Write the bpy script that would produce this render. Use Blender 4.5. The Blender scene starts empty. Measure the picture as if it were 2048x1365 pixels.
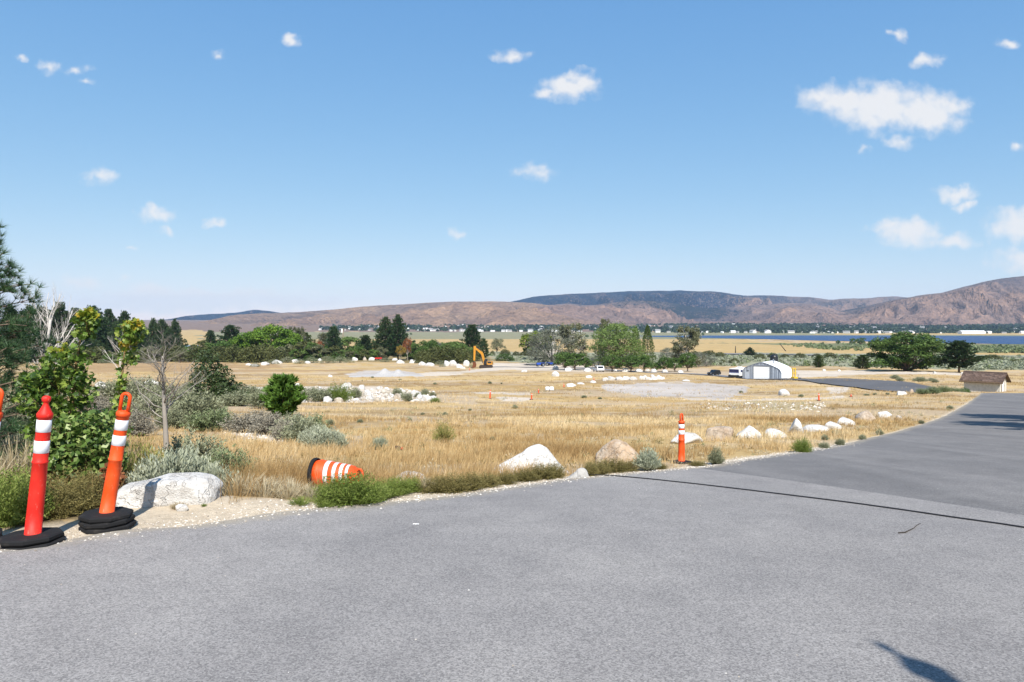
import bpy, math, random
import numpy as np
from mathutils import Vector

# ---------------------------------------------------------------- camera, sky, sun, exposure
F_PX, CX, HOR = 1365.0, 1024.0, 652.0      # focal length in photo pixels, centre column, horizon row
EYE = 1.5
sc = bpy.context.scene
cam_d = bpy.data.cameras.new('camera')
cam = bpy.data.objects.new('camera', cam_d)
sc.collection.objects.link(cam)
cam.location = (0, 0, EYE)
cam.rotation_euler = (math.radians(90), 0, 0)
cam_d.sensor_width = 36.0
cam_d.lens = 36.0 * F_PX / 2048.0
cam_d.shift_y = -(682.5 - HOR) / 2048.0
cam_d.clip_start = 0.1
cam_d.clip_end = 40000
sc.camera = cam

SUN_EL = math.radians(47)
SH = Vector((-0.197, 0.98, 0)).normalized()          # horizontal direction in which shadows fall
sun_d = bpy.data.lights.new('sun', 'SUN')
sun_d.energy = 4.6
sun_d.angle = math.radians(0.5)
sun_d.color = (1.0, 0.95, 0.87)
sun = bpy.data.objects.new('sun', sun_d)
sc.collection.objects.link(sun)
ldir = Vector((SH.x * math.cos(SUN_EL), SH.y * math.cos(SUN_EL), -math.sin(SUN_EL)))
sun.rotation_euler = ldir.to_track_quat('-Z', 'Y').to_euler()

EXPOSURE = 0.75
SKY_STRENGTH = 0.105
sc.view_settings.view_transform = 'Standard'
sc.view_settings.look = 'None'
sc.view_settings.exposure = EXPOSURE
sc.view_settings.gamma = 1.0
sc.view_settings.use_curve_mapping = False

# clouds: centre column, row, half width, half height (photo pixels turned into sky directions), density
CLOUDS = [(1690,200,80,34,1.0),(1760,215,100,52,1.1),(1850,225,90,46,1.0),(1640,195,55,22,.8),(1905,218,36,28,.8),
 (1795,285,36,15,.6),(1730,300,14,8,.5),(1135,178,58,28,1.0),(1165,165,36,26,1.0),(1095,188,30,11,.7),(1028,113,36,16,.75),
 (580,82,23,14,.8),(1070,345,40,19,.62),(205,353,37,19,.65),(312,430,39,18,.72),(330,458,14,10,.6),(431,446,21,10,.7),
 (40,115,17,9,.6),(97,137,23,14,.65),(152,138,28,10,.65),(170,162,17,7,.55),(435,118,18,12,.55),(1797,75,22,12,.75),
 (1850,122,38,14,.75),(2017,87,26,13,.8),(1910,388,52,17,.85),(1930,412,21,12,.75),(1820,465,64,34,1.0),(1905,485,50,19,.9),
 (1775,455,40,15,.8),(2040,450,70,38,1.0),(2060,525,80,32,.8),(2035,290,18,11,.7),(915,468,22,9,.55),(165,570,42,15,.75),
 (245,555,18,8,.55),(265,498,12,7,.5),(290,594,80,24,1.2),(400,600,130,24,1.2),(220,610,110,16,.9),(560,600,80,22,.9),
 (640,608,70,14,.8),(350,612,190,18,.9),(-180,300,80,30,.8),(-420,480,150,40,.9),(2300,200,90,34,.8),(2420,430,150,50,.9),
 (700,-160,90,30,.8),(1500,-260,120,44,.9)]

world = bpy.data.worlds.new('World')
sc.world = world
world.use_nodes = True
wn, wl = world.node_tree.nodes, world.node_tree.links
wn.clear()
def wnode(t, **k):
    n = wn.new(t)
    for a, b in k.items(): setattr(n, a, b)
    return n
def wput(sock, v):
    if hasattr(v, 'is_output'): wl.new(v, sock)
    else: sock.default_value = v
def wmath(op, a, b=0.0, c=None, clamp=False):
    n = wnode('ShaderNodeMath', operation=op, use_clamp=clamp)
    wput(n.inputs[0], a); wput(n.inputs[1], b)
    if c is not None: wput(n.inputs[2], c)
    return n.outputs[0]
def wvec(op, a, b):
    n = wnode('ShaderNodeVectorMath', operation=op)
    wput(n.inputs[0], a); wput(n.inputs[1], b)
    return n.outputs['Value'] if op == 'LENGTH' else n.outputs[0]
sky = wnode('ShaderNodeTexSky', sky_type='NISHITA')
sky.sun_disc = False
sky.sun_elevation = SUN_EL
sky.sun_rotation = math.radians(168.6)
sky.altitude = 1550
sky.air_density = 1.0
sky.dust_density = 0.3
sky.ozone_density = 1.2
tc = wnode('ShaderNodeTexCoord')
sep = wnode('ShaderNodeSeparateXYZ'); wl.new(tc.outputs['Generated'], sep.inputs[0])
ysafe = wmath('MAXIMUM', sep.outputs['Y'], 0.05)
uu = wmath('DIVIDE', sep.outputs['X'], ysafe)
vv = wmath('DIVIDE', sep.outputs['Z'], ysafe)
comb = wnode('ShaderNodeCombineXYZ'); wl.new(uu, comb.inputs[0]); wl.new(vv, comb.inputs[1])
nz = wnode('ShaderNodeTexNoise'); nz.inputs['Scale'].default_value = 34; nz.inputs['Detail'].default_value = 4; nz.inputs['Roughness'].default_value = .5
wl.new(comb.outputs[0], nz.inputs['Vector'])
nz2 = wnode('ShaderNodeTexNoise'); nz2.inputs['Scale'].default_value = 48; nz2.inputs['Detail'].default_value = 4; nz2.inputs['Roughness'].default_value = .5
wl.new(comb.outputs[0], nz2.inputs['Vector'])
dis = wvec('MULTIPLY', wvec('SUBTRACT', nz.outputs['Color'], (.5, .5, .5)), (.05, .032, 0))
uvd = wvec('ADD', comb.outputs[0], dis)
acc = None
for (px, py, hw, hh, s) in CLOUDS:
    d = wvec('SUBTRACT', uvd, ((px - CX) / F_PX, (HOR - py) / F_PX, 0))
    d = wvec('MULTIPLY', d, (F_PX / (hw * 1.25), F_PX / (hh * 1.25), 0))
    val = wmath('MULTIPLY', wmath('SUBTRACT', 1.0, wvec('LENGTH', d, (0, 0, 0))), s)
    acc = val if acc is None else wmath('MAXIMUM', acc, val)
fine = wmath('MULTIPLY', wmath('SUBTRACT', nz2.outputs['Fac'], .5), .95)
dens = wmath('ADD', acc, fine)
cov = wnode('ShaderNodeMapRange', interpolation_type='SMOOTHSTEP')
wl.new(dens, cov.inputs['Value'])
cov.inputs['From Min'].default_value = 0.0; cov.inputs['From Max'].default_value = 0.78
cov.inputs['To Min'].default_value = 0; cov.inputs['To Max'].default_value = 0.9
infront = wmath('GREATER_THAN', sep.outputs['Y'], 0.06)
mask = wmath('MULTIPLY', wmath('MULTIPLY', cov.outputs[0], infront), wmath('GREATER_THAN', acc, 0.0))
mixc = wnode('ShaderNodeMixRGB'); wl.new(mask, mixc.inputs[0])
skymul = wnode('ShaderNodeMixRGB', blend_type='MULTIPLY'); skymul.inputs[0].default_value = 1
ssep = wnode('ShaderNodeSeparateXYZ'); wl.new(sky.outputs[0], ssep.inputs[0])      # film-like response of the camera to the bright sky
scomb = wnode('ShaderNodeCombineXYZ')
for i_, (g_, m_) in enumerate(((.90, .84), (.578, 1.51), (.29, 2.92))):
    wl.new(wmath('MULTIPLY', wmath('POWER', ssep.outputs[i_], g_), m_), scomb.inputs[i_])
wl.new(scomb.outputs[0], skymul.inputs[1]); skymul.inputs[2].default_value = (1, 1, 1, 1)
wl.new(skymul.outputs[0], mixc.inputs[1])
CL = 0.94 / SKY_STRENGTH / (2 ** EXPOSURE)
mixc.inputs[2].default_value = (CL * 1.0, CL * 0.985, CL * 0.98, 1)
bg = wnode('ShaderNodeBackground'); bg.inputs[1].default_value = SKY_STRENGTH
wl.new(mixc.outputs[0], bg.inputs[0])
world.cycles.sampling_method = 'MANUAL'; world.cycles.sample_map_resolution = 256
wo = wnode('ShaderNodeOutputWorld'); wl.new(bg.outputs[0], wo.inputs[0])

# ---------------------------------------------------------------- helpers
rng = np.random.default_rng(7)
random.seed(7)
COL = sc.collection

class MB:
    """collects verts and faces, builds ONE mesh"""
    def __init__(s): s.V = []; s.F = []; s.M = []; s.T = []; s.n = 0
    def add(s, V, F, mi=0, tint=None):
        V = np.asarray(V, float).reshape(-1, 3); F = np.asarray(F, int)
        s.V.append(V); s.F.append(F + s.n); s.M.append(np.full(len(F), mi)); s.n += len(V)
        s.T.append(np.full(len(V), .5) if tint is None else np.broadcast_to(np.asarray(tint, float), (len(V),)))
        return s
    def mesh(s, name, mats, smooth=False, attrs=None):
        me = bpy.data.meshes.new(name)
        V = np.concatenate(s.V)
        me.vertices.add(len(V)); me.vertices.foreach_set('co', V.astype(np.float32).ravel())
        lv = np.concatenate([f.ravel() for f in s.F]); lt = np.concatenate([np.full(len(f), f.shape[1]) for f in s.F])
        me.loops.add(len(lv)); me.loops.foreach_set('vertex_index', lv.astype(np.int32))
        me.polygons.add(len(lt))
        ls = np.concatenate([[0], np.cumsum(lt)[:-1]])
        me.polygons.foreach_set('loop_start', ls.astype(np.int32)); me.polygons.foreach_set('loop_total', lt.astype(np.int32))
        if not isinstance(mats, (list, tuple)): mats = [mats]
        for m in mats: me.materials.append(m)
        me.polygons.foreach_set('material_index', np.concatenate(s.M).astype(np.int32))
        me.polygons.foreach_set('use_smooth', np.full(len(lt), bool(smooth)))
        a = me.attributes.new('tint', 'FLOAT', 'POINT'); a.data.foreach_set('value', np.concatenate(s.T).astype(np.float32))
        for k, v in (attrs or {}).items():
            if v.ndim == 2:
                a = me.attributes.new(k, 'FLOAT_COLOR', 'POINT'); a.data.foreach_set('color', v.astype(np.float32).ravel())
            else:
                a = me.attributes.new(k, 'FLOAT', 'POINT'); a.data.foreach_set('value', v.astype(np.float32))
        me.update(calc_edges=True)
        return me

def put(name, me, parent=None, loc=(0, 0, 0), rot=(0, 0, 0), scale=(1, 1, 1)):
    o = bpy.data.objects.new(name, me); COL.objects.link(o)
    o.location = loc; o.rotation_euler = rot; o.scale = scale
    if parent is not None: o.parent = parent
    return o
def tag(o, label, cat, group=None):
    o['label'] = label; o['category'] = cat
    if group: o['group'] = group
    return o
def thing(name, label, cat, loc=(0, 0, 0), rz=0, group=None, scale=(1, 1, 1)):
    o = bpy.data.objects.new(name, None); COL.objects.link(o); o.empty_display_size = .2
    o.location = loc; o.rotation_euler = (0, 0, rz); o.scale = scale
    return tag(o, label, cat, group)
def struct(name, me, parent=None):
    o = put(name, me, parent)
    if parent is None: o['kind'] = 'structure'
    return o
def stuff(name, me, label, cat, parent=None):
    o = put(name, me, parent); o['kind'] = 'stuff'
    if parent is None: tag(o, label, cat)
    return o

def box(c, s, bevel=0):
    x, y, z = np.asarray(s, float) / 2
    V = np.array([[-x,-y,-z],[x,-y,-z],[x,y,-z],[-x,y,-z],[-x,-y,z],[x,-y,z],[x,y,z],[-x,y,z]]) + np.asarray(c, float)
    return V, np.array([[0,3,2,1],[4,5,6,7],[0,1,5,4],[1,2,6,5],[2,3,7,6],[3,0,4,7]])
def tube(P, R, n=6, cap=True):
    P = np.asarray(P, float); R = np.broadcast_to(np.asarray(R, float), (len(P),))
    T = np.gradient(P, axis=0); T /= np.linalg.norm(T, axis=1)[:, None] + 1e-9
    up = np.array([0, 0, 1.]) if abs(T[0][2]) < .9 else np.array([1., 0, 0])
    V = []
    a = np.arange(n) * 2 * math.pi / n
    for p, t, r in zip(P, T, R):
        u = np.cross(t, up); u /= np.linalg.norm(u) + 1e-9; w = np.cross(u, t)
        up = w if abs(np.dot(w, t)) < .5 else up
        V.append(p + r * (np.cos(a)[:, None] * u + np.sin(a)[:, None] * w))
    V = np.concatenate(V); F = []
    for i in range(len(P) - 1):
        for j in range(n):
            k = (j + 1) % n
            F.append([i*n+j, i*n+k, (i+1)*n+k, (i+1)*n+j])
    return V, np.array(F)
def add_tube(mb, P, R, n=6, mi=0, cap=True, tint=None):
    V, F = tube(P, R, n); base = mb.n
    mb.add(V, F, mi, tint)
    if cap:
        L = len(V)
        mb.F.append(np.array([list(range(base + L - n, base + L))])); mb.M.append(np.array([mi]))
        mb.F.append(np.array([list(range(base, base + n))[::-1]])); mb.M.append(np.array([mi]))
    return mb
def lathe(mb, prof, n=24, mi=0, c=(0, 0, 0), sx=1, sy=1, wob=0):
    prof = np.asarray(prof, float); a = np.arange(n) * 2 * math.pi / n
    V = []
    for r, z in prof:
        V.append(np.stack([np.cos(a) * r * sx, np.sin(a) * r * sy, np.full(n, z) + wob * np.sin(2 * a + 1)], 1))
    V = np.concatenate(V) + np.asarray(c, float); F = []
    for i in range(len(prof) - 1):
        for j in range(n):
            k = (j + 1) % n
            F.append([i*n+j, i*n+k, (i+1)*n+k, (i+1)*n+j])
    return mb.add(V, np.array(F), mi)
def prism(mb, poly, axis_from, axis_to, ax='y', mi=0):
    """extrude a 2-D polygon (list of (a,b)) between two values of an axis"""
    n = len(poly); V = []
    for v in (axis_from, axis_to):
        for a, b in poly:
            V.append({'y': (a, v, b), 'x': (v, a, b), 'z': (a, b, v)}[ax])
    b0 = mb.n
    mb.add(V, [[i, (i+1) % n, n + (i+1) % n, n + i] for i in range(n)], mi)
    mb.F.append(np.array([[b0 + i for i in range(n)][::-1]])); mb.M.append(np.array([mi]))
    mb.F.append(np.array([[b0 + n + i for i in range(n)]])); mb.M.append(np.array([mi]))
    return mb

# value noise
_perm = rng.integers(0, 2**31, 4096)
def _hash(i, j, k):
    h = (i * 73856093) ^ (j * 19349663) ^ (k * 83492791)
    return (_perm[h & 4095] % 100003) / 100003.0
def vnoise(P):
    P = np.asarray(P, float)
    if P.shape[-1] == 2: P = np.concatenate([P, np.zeros(P.shape[:-1] + (1,))], -1)
    I = np.floor(P).astype(np.int64); f = P - I; f = f * f * (3 - 2 * f)
    r = 0
    for dx in (0, 1):
        for dy in (0, 1):
            for dz in (0, 1):
                w = (f[..., 0] if dx else 1 - f[..., 0]) * (f[..., 1] if dy else 1 - f[..., 1]) * (f[..., 2] if dz else 1 - f[..., 2])
                r = r + w * _hash(I[..., 0] + dx, I[..., 1] + dy, I[..., 2] + dz)
    return r
def fbm(P, o=4, g=.5):
    P = np.asarray(P, float); r = 0; a = 1; t = 0
    for i in range(o):
        r = r + a * vnoise(P * 2**i + 17.3 * i); t += a; a *= g
    return r / t
def xy(X, Y): return np.stack([X, Y], -1)
def in_poly(x, y, poly):
    r = np.zeros(np.shape(x), bool); n = len(poly); j = n - 1
    for i in range(n):
        xi, yi = poly[i]; xj, yj = poly[j]
        if yi != yj:
            r ^= ((yi > y) != (yj > y)) & (x < (xj - xi) * (y - yi) / (yj - yi) + xi)
        j = i
    return r
def sstep(a, b, x):
    t = np.clip((x - a) / (b - a), 0, 1); return t * t * (3 - 2 * t)

# ---------------------------------------------------------------- ground shape
KY = np.array([-60, 0, 3, 6.2, 10, 15, 30, 50, 76, 100, 130, 180, 250, 400, 600, 900, 1100, 1250, 2200, 2600, 3200, 3800, 4400, 5000, 8000])
KH = np.array([1.2, 1.5, 1.6, 1.82, 2.22, 2.8, 4.25, 5.8, 7.4, 8.7, 10.2, 12.4, 15, 18.8, 22.5, 27, 29.8, 30, 30, 28.5, 17, 2, -13, -28, -70.])
_ty = np.concatenate([np.linspace(-60, 20, 400), np.geomspace(20.2, 8000, 900)])
_k = np.exp(-.5 * (np.arange(-30, 31) / 11.) ** 2); _k /= _k.sum()
_th = np.interp(_ty, KY, KH)
_th = np.convolve(np.pad(_th, 30, mode='edge'), _k, mode='valid')
def hgt(y): return np.interp(y, _ty, _th)                 # drop below the eye, along the view
_ry = np.geomspace(2.4, 7000, 3000); _rr = HOR + F_PX * hgt(_ry) / _ry
def row2y(row): return np.interp(-np.asarray(row, float), -_rr, _ry)
def gp(px, row):                                          # photo pixel -> point of the ground
    y = row2y(row); return (np.asarray(px, float) - CX) / F_PX * y, y

EDGE = [(0,1106),(79,1094),(149,1085),(225,1074),(300,1064.5),(360,1062),(415,1055),(500,1044),(580,1034),(639,1027),(700,1019),(766,1010),
 (850,1002),(920,994),(1000,980),(1038,973),(1135,961),(1233,952),(1331,942),(1400,937),(1482,922),(1591,906),(1673,893),(1755,874),
 (1837,852),(1892,832),(1933,809),(1962,787)]
_ex, _ey = gp([e[0] for e in EDGE], [e[1] for e in EDGE])
ROAD_END = float(_ey[-1])
_ex = np.concatenate([[-14, -12.5, -8], _ex]); _ey = np.concatenate([[-12, .6, 3.0], _ey])
_o = np.argsort(_ey); _ex, _ey = _ex[_o], _ey[_o]
def road_l(y): return np.interp(y, _ey, _ex)
def road_r(y): return np.interp(y, [-12, -2.3, 2, 8, 22, 42, 75], [2.0, 2.5, 7, 12, 20.5, 36, 68])
def road_d(x, y):
    """signed distance-like value: positive inside the road"""
    s = np.interp(y, [0, 5, 6, 12, 20, 60], [.55, .5, .45, .75, .8, .85])
    return np.minimum(np.minimum((x - road_l(y)) * s, (road_r(y) - x) * .8), np.minimum(ROAD_END - y, y + 12))

MOUNDS = [(360,1022,.75,.4,.10),(520,1018,.6,.35,.06),(130,1060,.5,.3,.05)]
def ground(x, y):
    x = np.asarray(x, float); y = np.asarray(y, float)
    z = EYE - hgt(y)
    d = road_d(x, y)
    off = sstep(.2, 2.5, -d)
    z = z + off * (fbm(xy(x, y) * .45, 3) - .5) * .16 * (1 - sstep(1500, 2500, y))
    far = sstep(22, 60, np.hypot(x, y)) * (1 - sstep(1000, 1100, y))
    z = z + off * far * (fbm(xy(x, y) * .045 + 40, 3) - .5) * .9
    hills = sstep(2400, 4000, y)
    z = z + hills * (fbm(xy(x, y) * .0016 + 9, 3) - .5) * 8
    for (px, r, sx, sy, hh) in MOUNDS:
        mx, my = gp(px, r); z = z + hh * np.exp(-.5 * (((x - mx) / sx) ** 2 + ((y - my) / sy) ** 2))
    beyond = sstep(0, 5, y - ROAD_END) * (1 - sstep(6, 25, y - ROAD_END)) * sstep(42, 50, x)
    return z - .35 * beyond
def G(px, row):
    x, y = gp(px, row); return float(x), float(y), float(ground(x, y))
def ppm(row): return F_PX / float(row2y(row))             # photo pixels per metre at that ground row

# ---------------------------------------------------------------- materials
MATS = {}
def new_mat(name):
    m = bpy.data.materials.new(name); m.use_nodes = True; m.node_tree.nodes.clear(); MATS[name] = m
    return m, m.node_tree.nodes, m.node_tree.links
class NT:
    def __init__(s, name): s.m, s.n, s.l = new_mat(name)
    def node(s, t, **k):
        n = s.n.new(t)
        for a, b in k.items(): setattr(n, a, b)
        return n
    def put(s, sock, v):
        if hasattr(v, 'is_output'): s.l.new(v, sock)
        elif isinstance(v, (tuple, list)) and len(v) == 3 and sock.type == 'RGBA': sock.default_value = (*v, 1)
        else: sock.default_value = v
    def noise(s, scale, detail=4, rough=.55, vec=None, out='Fac', dist=0):
        n = s.node('ShaderNodeTexNoise'); n.inputs['Scale'].default_value = scale; n.inputs['Detail'].default_value = detail
        n.inputs['Roughness'].default_value = rough; n.inputs['Distortion'].default_value = dist
        s.l.new(vec if vec is not None else s.pos(), n.inputs['Vector']); return n.outputs[out]
    def voro(s, scale, vec=None, feature='F1', out='Distance'):
        n = s.node('ShaderNodeTexVoronoi', feature=feature); n.inputs['Scale'].default_value = scale
        s.l.new(vec if vec is not None else s.pos(), n.inputs['Vector']); return n.outputs[out]
    def pos(s):
        if not hasattr(s, '_p'): s._p = s.node('ShaderNodeNewGeometry').outputs['Position']
        return s._p
    def obj(s):
        if not hasattr(s, '_o'): s._o = s.node('ShaderNodeTexCoord').outputs['Object']
        return s._o
    def rnd(s):
        return s.node('ShaderNodeObjectInfo').outputs['Random']
    def attr(s, name, out='Fac'):
        n = s.node('ShaderNodeAttribute'); n.attribute_name = name; return n.outputs[out]
    def math(s, op, a, b=0., c=None, clamp=False):
        n = s.node('ShaderNodeMath', operation=op, use_clamp=clamp); s.put(n.inputs[0], a); s.put(n.inputs[1], b)
        if c is not None: s.put(n.inputs[2], c)
        return n.outputs[0]
    def vec(s, op, a, b):
        n = s.node('ShaderNodeVectorMath', operation=op); s.put(n.inputs[0], a); s.put(n.inputs[1], b)
        return n.outputs['Value'] if op in ('DOT_PRODUCT', 'LENGTH') else n.outputs[0]
    def rng(s, v, a, b, c=0., d=1., smooth=True):
        n = s.node('ShaderNodeMapRange', interpolation_type='SMOOTHSTEP' if smooth else 'LINEAR'); s.put(n.inputs[0], v)
        for i, q in enumerate((a, b, c, d)): n.inputs[i + 1].default_value = q
        return n.outputs[0]
    def mix(s, f, a, b, mode='MIX'):
        n = s.node('ShaderNodeMixRGB', blend_type=mode); s.put(n.inputs[0], f); s.put(n.inputs[1], a); s.put(n.inputs[2], b)
        return n.outputs[0]
    def ramp(s, f, stops):
        n = s.node('ShaderNodeValToRGB'); s.put(n.inputs[0], f); e = n.color_ramp.elements
        while len(e) < len(stops): e.new(.5)
        for i, (p, c) in enumerate(stops): e[i].position = p; e[i].color = (*c, 1)
        return n.outputs[0]
    def bump(s, h, strength=.3, dist=.02):
        n = s.node('ShaderNodeBump'); n.inputs['Strength'].default_value = strength; n.inputs['Distance'].default_value = dist
        s.put(n.inputs['Height'], h); return n.outputs[0]
    def bsdf(s, col, rough=.8, spec=.3, normal=None, metal=0., trans=None):
        b = s.node('ShaderNodeBsdfPrincipled'); s.put(b.inputs['Base Color'], col); s.put(b.inputs['Roughness'], rough)
        s.put(b.inputs['Specular IOR Level'], spec); s.put(b.inputs['Metallic'], metal)
        if normal is not None: s.l.new(normal, b.inputs['Normal'])
        o = b.outputs[0]
        if trans:
            t = s.node('ShaderNodeBsdfTranslucent'); s.put(t.inputs[0], col)
            mx = s.node('ShaderNodeMixShader'); mx.inputs[0].default_value = trans
            s.l.new(o, mx.inputs[1]); s.l.new(t.outputs[0], mx.inputs[2]); o = mx.outputs[0]
        out = s.node('ShaderNodeOutputMaterial'); s.l.new(o, out.inputs['Surface'])
        return s.m

def leaf_mat(name, c0, c1, c2, trans=.25, rough=.65, spec=.25, var=.5):
    t = NT(name)
    f = t.math('ADD', t.math('MULTIPLY', t.attr('tint'), 1 - var * .5), t.math('MULTIPLY', t.rnd(), var * .5))
    col = t.ramp(f, [(0.05, c0), (.5, c1), (.95, c2)])
    return t.bsdf(col, rough, spec, trans=trans)
def bark_mat(name, c0, c1, scale=18):
    t = NT(name)
    v = t.vec('MULTIPLY', t.obj(), (1, 1, .25))
    n = t.noise(scale, 5, .65, v)
    return t.bsdf(t.mix(n, c0, c1), .9, .15, t.bump(n, .6, .02))
def plain_mat(name, col, rough=.5, spec=.4, metal=0., dirt=.12, scale=6):
    t = NT(name)
    n = t.noise(scale, 5, .6, t.obj())
    c = t.mix(t.rng(n, .35, .75, 0, 1), col, tuple(q * (1 - dirt * 2) for q in col))
    r = t.math('ADD', t.math('MULTIPLY', n, .25), rough - .12)
    return t.bsdf(c, r, spec, metal=metal)
# ground
t = NT('soil')
soil = t.attr('soil', 'Color')
n1 = t.noise(.9, 5, .6); n2 = t.noise(9, 5, .65); n3 = t.noise(70, 3, .6)
nbig = t.noise(.06, 4, .55)
v = t.math('ADD', t.math('ADD', t.math('MULTIPLY', n1, .5), t.math('MULTIPLY', n2, .5)), t.math('ADD', t.math('MULTIPLY', n3, .45), t.math('MULTIPLY', nbig, .5)))
col = t.mix(1.0, soil, t.ramp(t.math('MULTIPLY', v, .52), [(.28, (.52, .48, .44)), (.5, (1, 1, 1)), (.72, (1.35, 1.38, 1.42))]), 'MULTIPLY')
t.bsdf(col, .95, .1, t.bump(t.math('ADD', n2, t.math('MULTIPLY', n3, .5)), .7, .05))

# asphalt: worn light lot, darker newer road beyond a straight seam
ax_, ay_ = gp(1440, 945); bx_, by_ = gp(2048, 1035)
sn = Vector((-(by_ - ay_), bx_ - ax_, 0)).normalized()
t = NT('asphalt')
dseam = t.math('SUBTRACT', t.vec('DOT_PRODUCT', t.pos(), tuple(sn)), sn.x * ax_ + sn.y * ay_)
dseam = t.math('ADD', dseam, t.math('MULTIPLY', t.math('SUBTRACT', t.noise(14, 3), .5), .05))
newer = t.rng(dseam, -.012, .012, 0, 1)
grit = t.noise(240, 3, .75); grit2 = t.voro(130); patch = t.noise(.55, 5, .6); wear = t.noise(2.2, 5, .65)
vtrk = t.vec('MULTIPLY', t.pos(), (1.0, .16, 1)); streak = t.noise(.9, 4, .55, vtrk, dist=.6)
stone = t.voro(120, out='Color')
sv = t.node('ShaderNodeSeparateXYZ'); t.l.new(stone, sv.inputs[0])
lot = t.ramp(patch, [(.3, (.236, .222, .212)), (.5, (.256, .24, .227)), (.72, (.28, .262, .245))])
road = t.ramp(streak, [(.3, (.135, .127, .122)), (.5, (.162, .153, .147)), (.72, (.2, .188, .179))])
road = t.mix(t.rng(patch, .45, .72, 0, .45), road, (.21, .197, .186))
c = t.mix(newer, lot, road)
trk = t.noise(.35, 3, .5, t.vec('MULTIPLY', t.vec('ADD', t.pos(), (0, 0, 0)), (.55, .12, 1)), dist=1.2)
c = t.mix(1.0, c, t.ramp(trk, [(.36, (.9, .9, .905)), (.5, (1, 1, 1)), (.64, (1.08, 1.075, 1.07))]), 'MULTIPLY')
blot = t.noise(1.1, 6, .7)
c = t.mix(t.rng(blot, .62, .74, 0, .32), c, (.13, .125, .12))
c = t.mix(1.0, c, t.ramp(t.math('ADD', t.math('MULTIPLY', grit, .6), t.math('MULTIPLY', sv.outputs[0], .4)), [(.3, (.6, .6, .61)), (.5, (1, 1, 1)), (.7, (1.33, 1.33, 1.32))]), 'MULTIPLY')
c = t.mix(1.0, c, t.ramp(wear, [(.3, (.91, .91, .915)), (.7, (1.06, 1.06, 1.06))]), 'MULTIPLY')
fl = t.math('GREATER_THAN', sv.outputs[1], .993)                       # pale chips of aggregate
c = t.mix(t.math('MULTIPLY', fl, .5), c, (.45, .43, .41))
edge_dirt = t.rng(t.math('ADD', t.attr('edge'), t.math('MULTIPLY', t.math('SUBTRACT', t.noise(5, 4, .7), .5), .35)), .0, .22, .75, 0)
c = t.mix(edge_dirt, c, (.3, .26, .2))
t.bsdf(c, t.math('SUBTRACT', .93, t.math('MULTIPLY', newer, .12)), .22, t.bump(t.math('ADD', grit, t.math('MULTIPLY', grit2, .6)), .5, .006))

# water
t = NT('water')
vw = t.vec('MULTIPLY', t.pos(), (.02, .12, 1))
n = t.noise(1.0, 4, .6, vw)
c = t.ramp(n, [(.3, (.012, .035, .105)), (.7, (.022, .06, .16))])
t.bsdf(c, .35, .18, t.bump(t.noise(.35, 4, .6), 1.0, 2.5))

# hills
def hill_mat(name, c0, c1, c2, veg):
    t = NT(name)
    big = t.noise(.0011, 5, .6); mid = t.noise(.006, 5, .65); fin = t.noise(.03, 4, .7); sp = t.noise(.055, 3, .7)
    c = t.ramp(t.math('ADD', t.math('MULTIPLY', big, .5), t.math('MULTIPLY', mid, .5)), [(.32, c0), (.5, c1), (.66, c2)])
    c = t.mix(1.0, c, t.ramp(fin, [(.3, (.62, .62, .65)), (.5, (1, 1, 1)), (.72, (1.36, 1.32, 1.26))]), 'MULTIPLY')
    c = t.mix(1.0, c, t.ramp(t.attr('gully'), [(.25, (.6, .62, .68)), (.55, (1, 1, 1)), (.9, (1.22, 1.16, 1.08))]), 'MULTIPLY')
    vm = t.math('ADD', t.attr('veg'), t.math('MULTIPLY', t.math('SUBTRACT', mid, .5), .9))
    f = t.rng(t.math('ADD', vm, t.math('MULTIPLY', t.math('SUBTRACT', sp, .5), 1.7)), .48, .62, 0, 1)
    c = t.mix(f, c, veg)
    return t.bsdf(c, .95, .05, t.bump(t.math('ADD', mid, t.math('MULTIPLY', fin, .35)), 1.0, 90))
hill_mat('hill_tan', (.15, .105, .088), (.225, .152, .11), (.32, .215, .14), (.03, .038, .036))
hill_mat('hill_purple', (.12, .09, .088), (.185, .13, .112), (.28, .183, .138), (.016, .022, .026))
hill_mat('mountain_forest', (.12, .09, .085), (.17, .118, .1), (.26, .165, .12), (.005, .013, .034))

# rock
def rock_mat(name, c0, c1, c2, speck=.35, sc_=1.0, dark=(.16, .15, .14)):
    t = NT(name)
    r = t.math('MULTIPLY', t.rnd(), 30.0)
    v = t.vec('ADD', t.pos(), r)
    n = t.noise(1.6 * sc_, 6, .66, v); m = t.noise(7 * sc_, 7, .75, v); s_ = t.noise(60 * sc_, 3, .7, v)
    c = t.ramp(t.math('ADD', t.math('ADD', t.math('MULTIPLY', n, .55), t.math('MULTIPLY', m, .45)), t.math('MULTIPLY', t.math('SUBTRACT', t.rnd(), .35), .12)), [(.33, c0), (.5, c1), (.64, c2)])
    c = t.mix(t.rng(s_, .58, .72, 0, speck), c, dark)
    cr = t.math('SUBTRACT', 1.0, t.rng(t.math('ABSOLUTE', t.math('SUBTRACT', t.noise(3.1 * sc_, 5, .6, v), .5)), 0, .018, 0, 1))
    c = t.mix(t.math('MULTIPLY', cr, t.rng(m, .45, .6, 0, .5)), c, (.2, .17, .14))
    return t.bsdf(c, .85, .2, t.bump(t.math('ADD', t.math('ADD', m, t.math('MULTIPLY', s_, .3)), t.math('MULTIPLY', cr, -.4)), .75, .06 / sc_))
rock_mat('granite_white', (.35, .31, .26), (.55, .525, .49), (.7, .685, .66), .4)
rock_mat('granite_tan', (.3, .21, .14), (.46, .38, .3), (.57, .52, .46), .25)
rock_mat('granite_orange', (.27, .15, .08), (.44, .31, .2), (.55, .47, .38), .35)
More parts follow.
